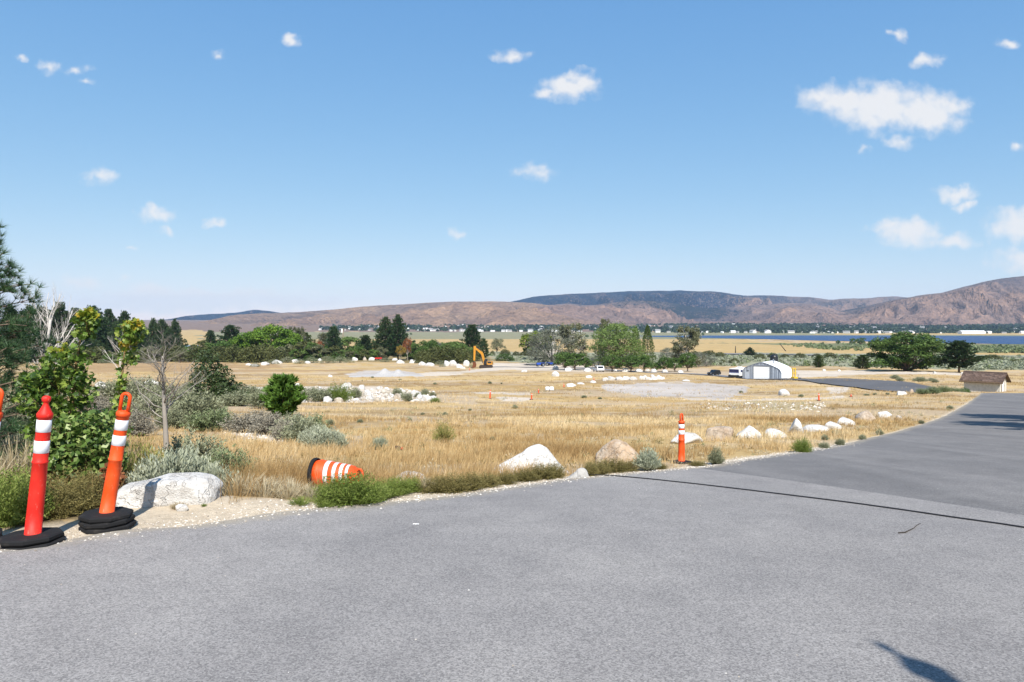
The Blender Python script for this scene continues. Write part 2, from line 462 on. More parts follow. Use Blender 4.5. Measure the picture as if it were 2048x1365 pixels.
rock_mat('rock_grey', (.3, .28, .25), (.43, .41, .38), (.55, .53, .49), .4)
rock_mat('cobble', (.3, .235, .165), (.43, .37, .29), (.55, .51, .44), .15, .6)
rock_mat('gravel_heap', (.34, .32, .3), (.41, .39, .37), (.47, .45, .43), .2, 2.0)
t = NT('pebble')
c = t.ramp(t.attr('tint'), [(0, (.2, .17, .14)), (.4, (.42, .36, .29)), (.8, (.6, .56, .5)), (1, (.7, .68, .65))])
t.bsdf(c, .9, .2)

# vegetation
leaf_mat('dry_grass', (.3, .185, .075), (.55, .39, .19), (.77, .635, .4), .3, .75, .15)
leaf_mat('dry_straw', (.36, .29, .17), (.5, .42, .27), (.62, .55, .4), .3, .7, .2)
leaf_mat('sage_leaf', (.115, .122, .066), (.235, .247, .148), (.39, .4, .27), .2, .8, .1)
leaf_mat('sage_pale', (.17, .185, .12), (.33, .352, .245), (.5, .515, .395), .2, .8, .1)
leaf_mat('sage_grey', (.13, .105, .075), (.25, .222, .17), (.38, .352, .275), .15, .8, .1)
leaf_mat('sage_green', (.085, .115, .045), (.175, .215, .1), (.3, .335, .2), .2, .75, .12)
leaf_mat('weed_green', (.07, .11, .018), (.17, .225, .045), (.32, .36, .11), .35, .7, .15)
leaf_mat('weed_olive', (.08, .07, .022), (.17, .145, .05), (.29, .24, .1), .25, .75, .12)
leaf_mat('rabbitbrush', (.11, .13, .03), (.24, .25, .07), (.42, .38, .12), .3, .7, .15)
leaf_mat('maple_leaf', (.028, .065, .009), (.12, .205, .03), (.36, .42, .09), .35, .45, .4)
leaf_mat('maple_yellow', (.14, .2, .02), (.3, .34, .03), (.52, .3, .04), .4, .5, .35)
leaf_mat('bramble_leaf', (.025, .055, .01), (.105, .175, .032), (.33, .4, .13), .3, .45, .4)
leaf_mat('bush_dark', (.018, .035, .01), (.05, .08, .025), (.15, .19, .085), .2, .5, .35)
leaf_mat('bush_olive', (.036, .048, .014), (.095, .105, .036), (.18, .185, .07), .2, .7, .15)
leaf_mat('bush_green', (.022, .05, .011), (.07, .125, .026), (.155, .23, .06), .22, .6, .2)
leaf_mat('tree_bright', (.03, .075, .008), (.1, .185, .02), (.2, .3, .04), .28, .6, .2)
leaf_mat('tree_green', (.028, .06, .013), (.092, .15, .034), (.2, .27, .08), .25, .6, .2)
leaf_mat('tree_willow', (.05, .085, .02), (.145, .21, .055), (.27, .345, .12), .28, .6, .2)
leaf_mat('tree_silver', (.06, .068, .045), (.15, .162, .118), (.3, .31, .25), .2, .7, .15)
leaf_mat('tree_yellow', (.06, .09, .01), (.15, .2, .025), (.27, .31, .05), .28, .6, .2)
leaf_mat('tree_red', (.13, .04, .018), (.24, .085, .035), (.33, .15, .06), .25, .6, .2)
leaf_mat('tree_orange', (.16, .12, .02), (.28, .19, .04), (.38, .24, .07), .25, .6, .2)
leaf_mat('tree_olive', (.06, .065, .03), (.14, .15, .075), (.26, .26, .16), .22, .6, .2)
leaf_mat('pine_needle', (.012, .03, .012), (.035, .068, .024), (.085, .13, .05), .12, .55, .3)
leaf_mat('pine_near', (.02, .05, .022), (.055, .115, .045), (.15, .23, .1), .15, .5, .35)
leaf_mat('pine_young', (.035, .08, .012), (.1, .19, .03), (.22, .34, .08), .18, .5, .3)
leaf_mat('cypress', (.025, .05, .01), (.06, .095, .02), (.11, .15, .04), .15, .6, .2)
leaf_mat('town_tree', (.018, .032, .018), (.035, .055, .03), (.065, .09, .045), .1, .8, .1)
bark_mat('bark_brown', (.1, .07, .05), (.24, .185, .14))
bark_mat('bark_grey', (.2, .175, .15), (.4, .365, .325))
bark_mat('bark_dead', (.32, .29, .26), (.62, .59, .55))
bark_mat('stem_brown', (.16, .1, .045), (.32, .22, .11))
bark_mat('pole_wood', (.16, .09, .05), (.3, .19, .11), 8)

# made things
def plastic(name, col, fade):
    t = NT(name)
    n = t.noise(7, 5, .65, t.obj()); f = t.noise(55, 4, .7, t.vec('MULTIPLY', t.obj(), (1, 1, .35))); big = t.noise(2.2, 4, .6, t.obj())
    c = t.mix(t.rng(n, .4, .75, 0, .55), col, fade)
    c = t.mix(t.rng(f, .62, .72, 0, .35), c, (.55, .42, .33))                 # scuffs and dust
    c = t.mix(t.rng(big, .56, .72, 0, .4), c, tuple(q * .55 for q in col))
    t.bsdf(c, t.math('ADD', .42, t.math('MULTIPLY', n, .3)), .35, t.bump(f, .15, .004))
plastic('plastic_orange', (.72, .068, .006), (.72, .115, .03))
plastic('plastic_red', (.62, .016, .008), (.62, .045, .022))
t = NT('reflective_white')
n = t.noise(22, 4, .7, t.obj()); s2 = t.noise(5, 3, .6, t.obj())
c = t.mix(t.rng(n, .6, .75, 0, .4), (.72, .73, .76), (.5, .49, .47)); c = t.mix(t.rng(s2, .5, .75, 0, .3), c, (.62, .6, .57))
t.bsdf(c, .4, .5)
t = NT('rubber')
n = t.noise(14, 5, .7, t.obj()); d_ = t.noise(90, 3, .7, t.obj())
c = t.mix(t.rng(n, .5, .75, 0, .6), (.012, .012, .013), (.04, .036, .032))
t.bsdf(c, .85, .25, t.bump(d_, .5, .006))
plain_mat('hose_black', (.014, .014, .016), .6, .4)
plain_mat('excavator_yellow', (.55, .24, .018), .5, .4, dirt=.22)
plain_mat('rust', (.16, .055, .025), .8, .2, dirt=.25)
plain_mat('track_steel', (.055, .038, .03), .8, .2, dirt=.25)
plain_mat('dark_metal', (.02, .021, .024), .6, .35)
plain_mat('dark_glass', (.012, .016, .022), .12, .6, dirt=.05)
plain_mat('blue_paint', (.025, .08, .42), .35, .5)
plain_mat('white_paint', (.76, .76, .75), .45, .4, dirt=.05)
plain_mat('black_paint', (.012, .013, .015), .4, .5)
plain_mat('navy_glass', (.012, .02, .08), .15, .6, dirt=.05)
plain_mat('galvanised', (.36, .395, .45), .65, .2, 0, dirt=.1, scale=3)
plain_mat('galvanised_dark', (.19, .21, .245), .65, .2, 0, dirt=.1, scale=3)
plain_mat('quonset_white', (.78, .79, .8), .4, .4, dirt=.03, scale=2)
plain_mat('yellow_paint', (.7, .45, .03), .5, .4)
plain_mat('red_paint', (.5, .03, .02), .45, .4)
plain_mat('stucco', (.6, .57, .5), .9, .15, dirt=.12, scale=4)
plain_mat('shingle', (.13, .088, .07), .9, .15, dirt=.28, scale=9)
plain_mat('shingle_b', (.17, .118, .095), .9, .15, dirt=.25, scale=9)
plain_mat('shingle_c', (.1, .07, .058), .9, .15, dirt=.28, scale=9)
plain_mat('trim_brown', (.12, .08, .05), .8, .2)
plain_mat('roof_blue', (.2, .26, .34), .45, .4, .2)
plain_mat('roof_tan', (.27, .165, .105), .9, .15)
plain_mat('house_wall', (.6, .58, .55), .85, .2)
plain_mat('house_white', (.78, .78, .77), .8, .2, dirt=.04)
plain_mat('house_roof', (.3, .29, .29), .8, .2)
plain_mat('paper', (.75, .74, .72), .9, .1)
plain_mat('twig_dark', (.05, .042, .036), .9, .1)
plain_mat('asphalt_far', (.17, .17, .18), .9, .2, dirt=.1, scale=.05)
plain_mat('asphalt_dark', (.11, .108, .112), .9, .2, dirt=.1, scale=.15)

# ---------------------------------------------------------------- terrain
GOLD = (.40, .27, .115); GOLD2 = (.47, .335, .16); TAN = (.43, .33, .22); PALE = (.50, .425, .34); GREY = (.42, .37, .325)
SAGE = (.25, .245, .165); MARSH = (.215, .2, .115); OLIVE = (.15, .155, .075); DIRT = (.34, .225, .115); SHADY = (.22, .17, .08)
VGOLD = (.40, .28, .125); HILLC = (.185, .125, .092)
ZONES = [   # polygon in photo pixels, colour, grass density, row jitter, column jitter
 ([(-400,640),(2500,640),(2500,664.5),(-400,664.5)], HILLC, 0, 1.2, 60),
 ([(-400,664.5),(2500,664.5),(2500,671.8),(-400,671.8)], MARSH, 0, .8, 60),
 ([(1650,667),(2500,667),(2500,671),(1650,670)], VGOLD, 0, .5, 50),
 ([(-400,671.8),(2500,671.8),(2500,679),(-400,679)], MARSH, 0, 1, 60),
 ([(-400,660),(420,660),(420,690),(-400,700)], VGOLD, 0, 2, 40),
 ([(420,679),(1400,679),(1720,689),(1720,708),(1400,703),(1000,703),(420,703)], VGOLD, 0, 1.0, 60),
 ([(1400,686),(2500,690),(2500,714),(1690,707),(1560,690)], OLIVE, 0, 1.0, 50),
 ([(1400,690),(1600,690),(1640,694),(1760,696),(1800,708),(1400,706)], VGOLD, 0, .8, 30),
 ([(1880,706),(2500,703),(2500,714),(1880,714)], VGOLD, 0, .8, 40),
 ([(960,704),(1400,706),(2500,713),(2500,738),(1950,741),(1600,733),(1400,731),(1050,727),(990,718)], SAGE, 0, 1.5, 30),
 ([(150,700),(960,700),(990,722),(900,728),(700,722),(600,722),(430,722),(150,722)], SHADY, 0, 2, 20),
 ([(1100,738),(1420,738),(1420,748),(1100,746)], TAN, 0, 1.5, 12),
 ([(985,727),(1060,726),(1130,729),(1190,734),(1190,743),(1010,741),(985,734)], PALE, 0, .8, 6),
 ([(1000,734),(1010,741),(900,751),(830,754),(820,749),(930,742)], PALE, 0, .6, 5),
 ([(690,747),(730,742),(810,743),(850,752),(700,754)], GREY, 0, .5, 5),
 ([(180,724),(560,728),(560,736),(180,748)], DIRT, .35, 2, 20),
 ([(350,739),(720,740),(720,743),(350,744)], DIRT, .3, 1, 30),
 ([(790,756),(1100,752),(1260,758),(1100,762),(800,760)], GOLD2, .7, 1, 20),
 ([(1190,772),(1300,766),(1440,768),(1500,772),(1480,790),(1460,797),(1300,794),(1225,784)], GREY, .16, 2.6, 14),
 ([(1380,796),(1480,798),(1590,796),(1690,790),(1692,795),(1590,801),(1480,803),(1360,800)], PALE, .15, 1.2, 10),
 ([(1655,773),(1700,772),(1692,786),(1660,790)], PALE, .1, 1, 4),
 ([(940,783),(1000,781),(1065,786),(1065,792),(960,788)], PALE, .3, 1.2, 10),
 ([(990,795),(1060,796),(1050,803),(1000,802)], PALE, .35, 1.2, 8),
 ([(1590,742),(1720,742),(1960,748),(1960,752),(1700,750),(1590,754)], PALE, .1, 1, 10),
 ([(1420,744),(1590,748),(1590,757),(1400,754)], TAN, .3, 1, 10),
 ([(490,776),(600,774),(700,772),(765,773),(830,778),(872,793),(880,803),(840,803),(700,804),(610,806),(520,800)], PALE, .06, 1.5, 8),
 ([(850,785),(960,795),(950,812),(860,806)], TAN, .45, 2, 10),
 ([(440,858),(520,866),(590,880),(560,890),(470,872)], PALE, .12, 2, 8),
 ([(640,880),(720,872),(740,895),(680,905)], TAN, .25, 4, 10),
 ([(270,838),(345,832),(350,860),(285,868)], TAN, .2, 3, 8),
 ([(1420,808),(1560,802),(1660,812),(1640,822),(1450,824)], (.36, .29, .17), .8, 3, 16),
 ([(-600,860),(250,860),(330,960),(250,1010),(100,1070),(-600,1200)], (.2, .15, .08), .5, 12, 20),
 ([(225,1000),(430,985),(470,1012),(430,1060),(200,1075)], (.52, .435, .325), .02, 3, 8),
]
def classify(X, Y):
    X = np.asarray(X, float); Y = np.asarray(Y, float)
    ys = np.maximum(Y, 1.0)
    px = CX + F_PX * X / ys; row = HOR + F_PX * hgt(ys) / ys
    col = np.zeros(X.shape + (3,)); den = np.ones(X.shape)
    n = fbm(xy(X, Y) * .12 + 3, 3); n_ = fbm(xy(X, Y) * .7 + 31, 3)
    m = sstep(.35, .65, n * .6 + n_ * .4)[..., None]
    col[:] = np.array(GOLD) * (1 - m) + np.array(GOLD2) * m
    dark = sstep(.52, .66, fbm(np.stack([X * .05, Y * .12], -1) + 77, 4))[..., None]
    col[:] = col * (1 - dark * .8) + np.array((.25, .165, .08)) * dark * .8
    bare = np.maximum(sstep(.53, .66, fbm(np.stack([X * .1, Y * .28], -1) + 177, 4)), .8 * sstep(.58, .68, fbm(np.stack([X * .4, Y * .6], -1) + 277, 3))) * (Y > 10.5)
    col[:] = col * (1 - bare[..., None] * .8) + np.array(TAN) * bare[..., None] * .8
    den -= .75 * bare
    j1 = fbm(np.stack([px * .03, row * .35], -1), 3) - .5; j2 = fbm(np.stack([px * .03 + 50, row * .35], -1), 3) - .5
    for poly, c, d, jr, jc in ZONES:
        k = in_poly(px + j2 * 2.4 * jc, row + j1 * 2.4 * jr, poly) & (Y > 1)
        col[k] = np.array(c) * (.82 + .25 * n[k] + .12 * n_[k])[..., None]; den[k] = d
    d = road_d(X, Y)
    wdt = .18 + .5 * fbm(xy(X, Y) * .8 + 5, 3)
    wdt = wdt * np.interp(X, [-4, -1, 2, 6, 9], [1.7, 1.3, .75, .45, .2])
    sh = sstep(-wdt - .12, -wdt * .6, d)[..., None] * (Y < 60)[..., None]
    col[:] = col * (1 - sh) + np.array((.52, .435, .325)) * sh
    den = den * (1 - np.clip(sh[..., 0] * 1.3, 0, 1)); den[d > -.03] = 0
    return col, den

th = np.concatenate([np.radians(np.linspace(-175, -46, 44)), np.radians(np.linspace(-45, 45, 470)), np.radians(np.linspace(46, 175, 44))])
rr_ = np.concatenate([np.linspace(.4, 3, 10), np.geomspace(3.1, 60, 190), np.geomspace(61, 7800, 190)])
TT, RR = np.meshgrid(th, rr_, indexing='ij')
# rings follow depth in front of the camera, distance behind it
S = np.where(np.abs(TT) < np.radians(50), 1 / np.cos(np.clip(TT, -.9, .9)), 1 / np.cos(np.radians(50)))
TX, TY = np.sin(TT) * RR * S, np.cos(TT) * RR * S
TZ = ground(TX, TY)
TZ = TZ - .07 * sstep(.05, .25, road_d(TX, TY))
soilc, _ = classify(TX, TY)
nt, nr = TX.shape
idx = np.arange(nt * nr).reshape(nt, nr)
Fq = np.stack([idx[:-1, :-1], idx[:-1, 1:], idx[1:, 1:], idx[1:, :-1]], -1).reshape(-1, 4)
mb = MB(); mb.add(np.stack([TX, TY, TZ], -1).reshape(-1, 3), Fq[:, ::-1] if True else Fq)
struct('ground', mb.mesh('ground', MATS['soil'], True, {'soil': np.concatenate([soilc.reshape(-1, 3), np.ones((nt * nr, 1))], 1)}))

# road surface with a small broken edge
yv = np.concatenate([np.linspace(-11.9, 3, 40), np.linspace(3.1, 14, 150), np.geomspace(14.1, ROAD_END, 90)])
uu_ = np.concatenate([[-.0001], np.geomspace(.0005, 1, 60)])
YY, UU = np.meshgrid(yv, uu_, indexing='ij')
xl_ = road_l(YY) + (fbm(xy(YY * 0 + 3, YY * 2.3), 4) - .5) * .2 * sstep(2, 3.5, YY) + (fbm(xy(YY * 0 + 9, YY * 9), 3) - .5) * .06 * sstep(2, 3.5, YY)
XX = xl_ + (road_r(YY) - xl_) * UU
ZZ = ground(XX, YY) + .02
ZZ[:, 0] -= .1
YJ = YY.copy(); YJ[-1] += (fbm(xy(XX[-1] * .6, XX[-1] * 0), 3) - .5) * .5
na, nb = XX.shape
idx = np.arange(na * nb).reshape(na, nb)
Fq = np.stack([idx[:-1, :-1], idx[:-1, 1:], idx[1:, 1:], idx[1:, :-1]], -1).reshape(-1, 4)
mb = MB(); mb.add(np.stack([XX, YJ, ZZ], -1).reshape(-1, 3), Fq)
struct('asphalt_road', mb.mesh('asphalt_road', MATS['asphalt'], True, {'edge': np.maximum((XX - xl_) * .5, 0).ravel()}))

def strip(name, pts_l, pts_r, lift, mat, n=60, jit=0):
    """a sheet between two pixel polylines laid on the ground"""
    def res(p):
        p = np.array(p, float); s = np.concatenate([[0], np.cumsum(np.hypot(*np.diff(p, axis=0).T))]); q = np.linspace(0, s[-1], n)
        return np.interp(q, s, p[:, 0]), np.interp(q, s, p[:, 1])
    ax, ar = res(pts_l); bx, br = res(pts_r)
    X1, Y1 = gp(ax, ar); X2, Y2 = gp(bx, br)
    m = 6; V = []
    for i in range(m + 1):
        f = i / m; X = X1 * (1 - f) + X2 * f; Y = Y1 * (1 - f) + Y2 * f; V.append(np.stack([X, Y, ground(X, Y) + lift], 1))
    V = np.concatenate(V); F = []
    for i in range(m):
        for j in range(n - 1): F.append([i*n+j, i*n+j+1, (i+1)*n+j+1, (i+1)*n+j])
    mb = MB(); mb.add(V, F); return struct(name, mb.mesh(name, MATS[mat], True))
strip('curved_road', [(1536,757.5),(1600,757),(1700,759),(1780,764),(1838,771),(1880,777)], [(1540,759.5),(1600,764),(1640,769),(1740,776),(1800,779),(1850,780)], .14, 'asphalt_dark')
strip('valley_road', [(1440,708.5),(1560,710),(1800,712.5),(2300,717)], [(1440,709.8),(1560,711.4),(1800,714),(2300,719)], .5, 'asphalt_far')
strip('gravel_track', [(985,734.2),(1100,735.4),(1250,741.5),(1440,753),(1540,757.5)], [(985,735.2),(1100,736.8),(1250,743),(1440,754.8),(1540,759.3)], .12, 'asphalt_far')

# lake
near = [(1270,672.6),(1310,674.5),(1385,675.8),(1500,678.2),(1640,682),(1760,684.3),(1860,686.5),(2048,689.3),(2500,693)]
far = [(1270,672.2),(1310,672),(1385,671.8),(1500,671.6),(1640,671.5),(1760,671.7),(1860,672),(2048,672.8),(2500,673)]
strip('lake', near, far, .25, 'water', 200)

# hills: each ridge has its own distance and real height
def ridge(name, pts, D, D0, mat, base_h, gul, vegf, seed, back=2500):
    p = np.array(pts, float)
    px = np.arange(p[0, 0], p[-1, 0] + 1, 3.0)
    rowc = np.interp(px, p[:, 0], p[:, 1])
    k = np.exp(-.5 * (np.arange(-6, 7) / 3.0) ** 2); k /= k.sum()
    rowc = np.convolve(np.pad(rowc, 6, mode='edge'), k, mode='valid')
    rowc += (fbm(xy(px * .05, px * 0 + seed), 4) - .5) * 2.0
    zr = EYE - (rowc - HOR) / F_PX * D
    X0 = (px - CX) / F_PX * D
    nu = 90
    tt = np.linspace(0, 1, nu)
    V = []; veg = []; gl = []
    for t_ in tt:
        Yv = D0 + (D - D0) * t_ + 0 * X0
        X = X0 * (D0 / D + (1 - D0 / D) * t_)
        gb = base_h(X, Yv)
        warp = (fbm(np.stack([X * .0012 + seed, Yv * .0012], -1), 3) - .5) * 900
        # spurs and gullies run down the slope, dendritic: two scales of ridged noise stretched along y
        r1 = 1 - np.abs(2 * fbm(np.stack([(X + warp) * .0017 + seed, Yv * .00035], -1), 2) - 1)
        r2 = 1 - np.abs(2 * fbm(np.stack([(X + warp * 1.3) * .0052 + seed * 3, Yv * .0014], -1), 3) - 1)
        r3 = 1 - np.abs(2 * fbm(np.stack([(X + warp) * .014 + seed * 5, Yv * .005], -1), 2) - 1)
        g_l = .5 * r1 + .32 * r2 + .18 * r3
        amp = np.clip((zr - gb) / 160, .08, 1.7) * gul
        s = t_ ** 1.35 * .7 + t_ * .3
        knob = (fbm(np.stack([X * .0009 + seed, Yv * .0011 + 4], -1), 3) - .5)
        z = gb + (zr - gb) * s + amp * (t_ ** .8 * (1 - t_) ** 1.2 * 3.2) * ((g_l - .78) * 2.3 + knob * 1.6)
        z = np.minimum(z, EYE + (zr - EYE) / D * Yv * (.86 + .14 * t_) + 4) if t_ < 1 else z
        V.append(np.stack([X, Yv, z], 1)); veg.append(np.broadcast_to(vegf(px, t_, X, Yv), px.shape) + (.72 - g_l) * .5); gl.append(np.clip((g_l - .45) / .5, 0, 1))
    V.append(np.stack([X0 * 1.1, np.full_like(X0, D + back), zr * .3], 1)); veg.append(veg[-1]); gl.append(gl[-1])
    n = len(px); V = np.concatenate(V)
    ii = np.arange((nu + 1) * n).reshape(nu + 1, n)
    Fq = np.stack([ii[:-1, :-1], ii[:-1, 1:], ii[1:, 1:], ii[1:, :-1]], -1).reshape(-1, 4)
    mb = MB(); mb.add(V, Fq)
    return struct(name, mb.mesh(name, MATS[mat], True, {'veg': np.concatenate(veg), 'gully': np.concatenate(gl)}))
flat = lambda X, Y: EYE - hgt(Y) - 12
ridge('forested_mountain', [(-500,650),(-200,648),(0,645),(120,646),(250,643),(330,640),(380,631),(430,628),(470,626),(510,619),(545,624),(580,628),(640,633),(700,640),(800,640),(900,625),
  (1015,605),(1050,598),(1075,592),(1150,588),(1250,583),(1360,581.5),(1440,584),(1480,591),(1550,592),(1620,595),(1660,600),(1720,597),(1790,593),(1850,600),(1950,615),(2100,600),(2400,610)],
  8600, 6700, 'mountain_forest', lambda X, Y: -20 + 0 * X, 260, lambda px, t, X, Y: np.interp(px, [300, 400, 1000, 1080, 1400, 1500, 1600, 1700], [.85, .85, .8, .8, .72, .5, .32, .2]), 3)
ridge('tan_hills', [(-500,655),(330,652),(400,645),(460,632),(520,627),(600,625),(680,618),(740,613),(800,609),(860,605),(900,604),(1000,603),(1060,606),(1110,612),(1150,620),(1200,630),(1260,640),(1330,650),(1400,656)],
  5600, 3700, 'hill_tan', flat, 150, lambda px, t, X, Y: .0 * px + .02, 11)
ridge('juniper_hills', [(980,640),(1060,615),(1130,607),(1180,612),(1230,604),(1280,601),(1330,604),(1380,613),(1420,617),(1460,615),(1520,611),(1560,606),(1600,606),(1650,614),(1700,628),(1760,644),(1850,655)],
  6600, 4200, 'hill_purple', flat, 190, lambda px, t, X, Y: np.interp(px, [1050, 1180, 1300, 1420, 1520, 1600], [.15, .5, .62, .55, .3, .3]) * np.clip(t * 1.7 - .35, 0, 1) + .06, 23)
ridge('purple_hills', [(1480,658),(1560,650),(1640,641),(1700,626),(1760,607),(1820,594),(1890,585),(1930,573),(1980,561),(2048,552),(2150,543),(2300,536),(2600,560)],
  5400, 3700, 'hill_purple', flat, 170, lambda px, t, X, Y: np.interp(px, [1600, 1700, 1850, 1950], [.2, .55, .42, .15]) * np.clip(t * 1.3 - .2, 0, 1) + .04, 37)
ridge('foothills', [(820,654),(900,645),(980,640),(1050,641),(1100,647),(1170,651),(1230,647),(1290,645),(1350,652),(1420,655)],
  4300, 3400, 'hill_tan', flat, 90, lambda px, t, X, Y: .02 + 0 * px, 51, 900)

# the air of the valley
t = NT('valley_air'); pv = t.node('ShaderNodeVolumePrincipled'); pv.inputs['Color'].default_value = (.5, .72, 1.0, 1); pv.inputs['Density'].default_value = 4.3e-5; pv.inputs['Anisotropy'].default_value = 0.0
t.l.new(pv.outputs[0], t.node('ShaderNodeOutputMaterial').inputs['Volume'])
mb = MB(); mb.add(*box((0, 0, 255), (28000, 28000, 640))); hz = stuff('haze', mb.mesh('haze', MATS['valley_air']), 'thin pale haze filling the whole valley', 'haze')
# ---------------------------------------------------------------- vegetation builders (unit size: width 1, height 1)
def unit(v): return v / (np.linalg.norm(v, axis=-1, keepdims=True) + 1e-9)
def rdir(n): return unit(rng.normal(size=(n, 3)))
def add_leaves(mb, P, size, aspect=.5, N=None, along=None, mi=0, tint=None, spread=1.0):
    n = len(P)
    if n == 0: return
    size = np.broadcast_to(np.asarray(size, float), (n,))[:, None]
    nr = rdir(n) * spread + (N if N is not None else 0); nr = unit(nr)
    a = along if along is not None else rdir(n)
    u = unit(a - (a * nr).sum(1, keepdims=True) * nr) if along is None else unit(a)
    v = unit(np.cross(nr, u))
    V = np.stack([P - u * size, P + v * size * aspect, P + u * size, P - v * size * aspect], 1)
    tint = rng.random(n) if tint is None else tint
    mb.add(V.reshape(-1, 3), np.arange(4 * n).reshape(n, 4), mi, np.repeat(tint, 4))
def add_tris(mb, B, T, w, mi=0, tint=None):
    n = len(B); d = unit(T - B); s = unit(np.cross(d, rdir(n))) * (np.broadcast_to(np.asarray(w, float), (n,))[:, None])
    V = np.stack([B - s, B + s, T], 1); tint = rng.random(n) if tint is None else tint
    mb.add(V.reshape(-1, 3), np.arange(3 * n).reshape(n, 3), mi, np.repeat(tint, 3))
def add_blades(mb, B, T, w, droop=.2, mi=0, tint=None):
    n = len(B); d = T - B; L = np.linalg.norm(d, axis=1, keepdims=True); s = unit(np.cross(d, rdir(n))) * (np.broadcast_to(np.asarray(w, float), (n,))[:, None])
    M = B + d * .55 + np.array([0, 0, 1.]) * L * droop * .5
    V = np.stack([B - s, B + s, M + s * .8, M - s * .8, T], 1); tint = rng.random(n) if tint is None else tint
    base = mb.n
    mb.add(V.reshape(-1, 3), (np.arange(n) * 5)[:, None] + np.array([[0, 1, 2, 3]]), mi, np.repeat(tint, 5))
    mb.F.append(base + (np.arange(n) * 5)[:, None] + np.array([[3, 2, 4]])); mb.M.append(np.full(n, mi))
def limb(p, q, bend=.15, n=5):
    p, q = np.asarray(p, float), np.asarray(q, float); t = np.linspace(0, 1, n)[:, None]
    off = np.random.default_rng(int(abs(p.sum() + q.sum() * 7) * 1e4) % 2**31).normal(size=3) * np.linalg.norm(q - p) * bend
    return p + (q - p) * t + off * (t * (1 - t) * 2)

def p_broad(seed, n=6800, lobes=11, leaf=.023, openness=.40, flat=.8, trunk_r=.028, low=.2, mats=('tree_green', 'bark_brown'), aspect=.7):
    global rng; rng = np.random.default_rng(seed)
    cr = MB(); tk = MB()
    add_tube(tk, [(0, 0, -.03), (.01, 0, low * .6), (0, .01, low + .12), (.02, 0, .62)], [trunk_r * 1.3, trunk_r, trunk_r * .8, trunk_r * .3], 7)
    C = []
    for i in range(lobes):
        a = i * 2.4 + rng.random() * .8; h = low + .12 + (.74 - low) * (i + .5) / lobes
        rmax = .38 * math.sqrt(max(.08, 1 - ((h - .45) / .52) ** 2))
        r = rmax * (.65 + .5 * rng.random()) if i < lobes - 1 else .03
        c = np.array([math.cos(a) * r, math.sin(a) * r, h]); R = (.15 + .1 * rng.random())
        C.append((c, R))
        P = limb((0, 0, low * .8 + .1 * rng.random()), c, .12); add_tube(tk, P, np.linspace(trunk_r * .55, trunk_r * .12, len(P)), 5)
        for k in range(3):
            Q = limb(c * .8 + np.array([0, 0, .06]), c + rdir(1)[0] * R * .8, .2, 4); add_tube(tk, Q, np.linspace(trunk_r * .2, trunk_r * .05, len(Q)), 3)
    w = np.array([R ** 2.2 for _, R in C]); w /= w.sum()
    ch = rng.choice(lobes, n, p=w); c = np.array([C[i][0] for i in ch]); R = np.array([C[i][1] for i in ch])
    d = rdir(n); d[:, 2] = np.where(d[:, 2] < -.3, -d[:, 2] * .6, d[:, 2])
    rad = R * (.35 + .75 * rng.random(n) ** .45)
    P = c + d * rad[:, None] * np.array([1, 1, flat])
    P += (np.stack([fbm(P * 9 + 5 * i, 2) for i in range(3)], 1) - .5) * .12
    keep = fbm(P * 13 + seed, 3) > openness
    P, d = P[keep], d[keep]
    tint = np.clip(fbm(P * 6 + seed, 2) * .7 + rng.random(len(P)) * .5 - .1, 0, 1)
    add_leaves(cr, P, leaf * (.6 + .8 * rng.random(len(P))), aspect, N=d * .8 + np.array([0, 0, .3]), tint=tint)
    return [('trunk', tk.mesh('trunk', MATS[mats[1]], True)), ('crown', cr.mesh('crown', MATS[mats[0]]))]

def p_pine(seed, whorls=23, dens=1.0, taper=.85, low=.08, mats=('pine_needle', 'bark_brown'), needle=.036, rough=.3, width=1.0):
    global rng; rng = np.random.default_rng(seed)
    cr = MB(); tk = MB()
    add_tube(tk, [(0, 0, -.02), (0, 0, .3), (.006, .004, .7), (0, 0, .985)], [.026, .02, .012, .003], 7)
    for i in range(whorls):
        t_ = low + (1 - low) * (i + .3 * rng.random()) / whorls
        env = (min(1, (t_ - low + .03) / .18)) ** .5 * (1 - t_) ** taper * 1.05 * (.78 + .5 * rng.random())
        nb = int(6 + 3 * rng.random())
        for j in range(nb):
            a = j * 2 * math.pi / nb + rng.random() * .9 + i
            L = .5 * width * env * (1 - rough + 2 * rough * rng.random() * .8) + .012
            rise = (.15 + .35 * t_) * L
            q = np.array([math.cos(a) * L, math.sin(a) * L, t_ + rise - .1 * L])
            P = limb((0, 0, t_), q, .06, 4); add_tube(tk, P, np.linspace(.006, .0015, 4), 3)
            m = max(3, int(30 * dens * L / .4))
            f = .25 + .75 * rng.random(m) ** .7
            cc = P[0] + (q - P[0]) * f[:, None] + rng.normal(size=(m, 3)) * np.array([.022, .022, .014])
            k = 6
            B = np.repeat(cc, k, 0); D = rdir(m * k) * .8 + np.repeat(unit(cc - np.array([0, 0, t_ - .05])), k, 0) * .9 + np.array([0, 0, .45])
            T = B + unit(D) * needle * (.6 + .7 * rng.random(m * k))[:, None]
            tint = np.clip(np.repeat(rng.random(m), k) * .6 + rng.random(m * k) * .4, 0, 1)
            add_tris(cr, B, T, needle * .36, tint=tint)
    return [('trunk', tk.mesh('trunk', MATS[mats[1]], True)), ('crown', cr.mesh('crown', MATS[mats[0]]))]

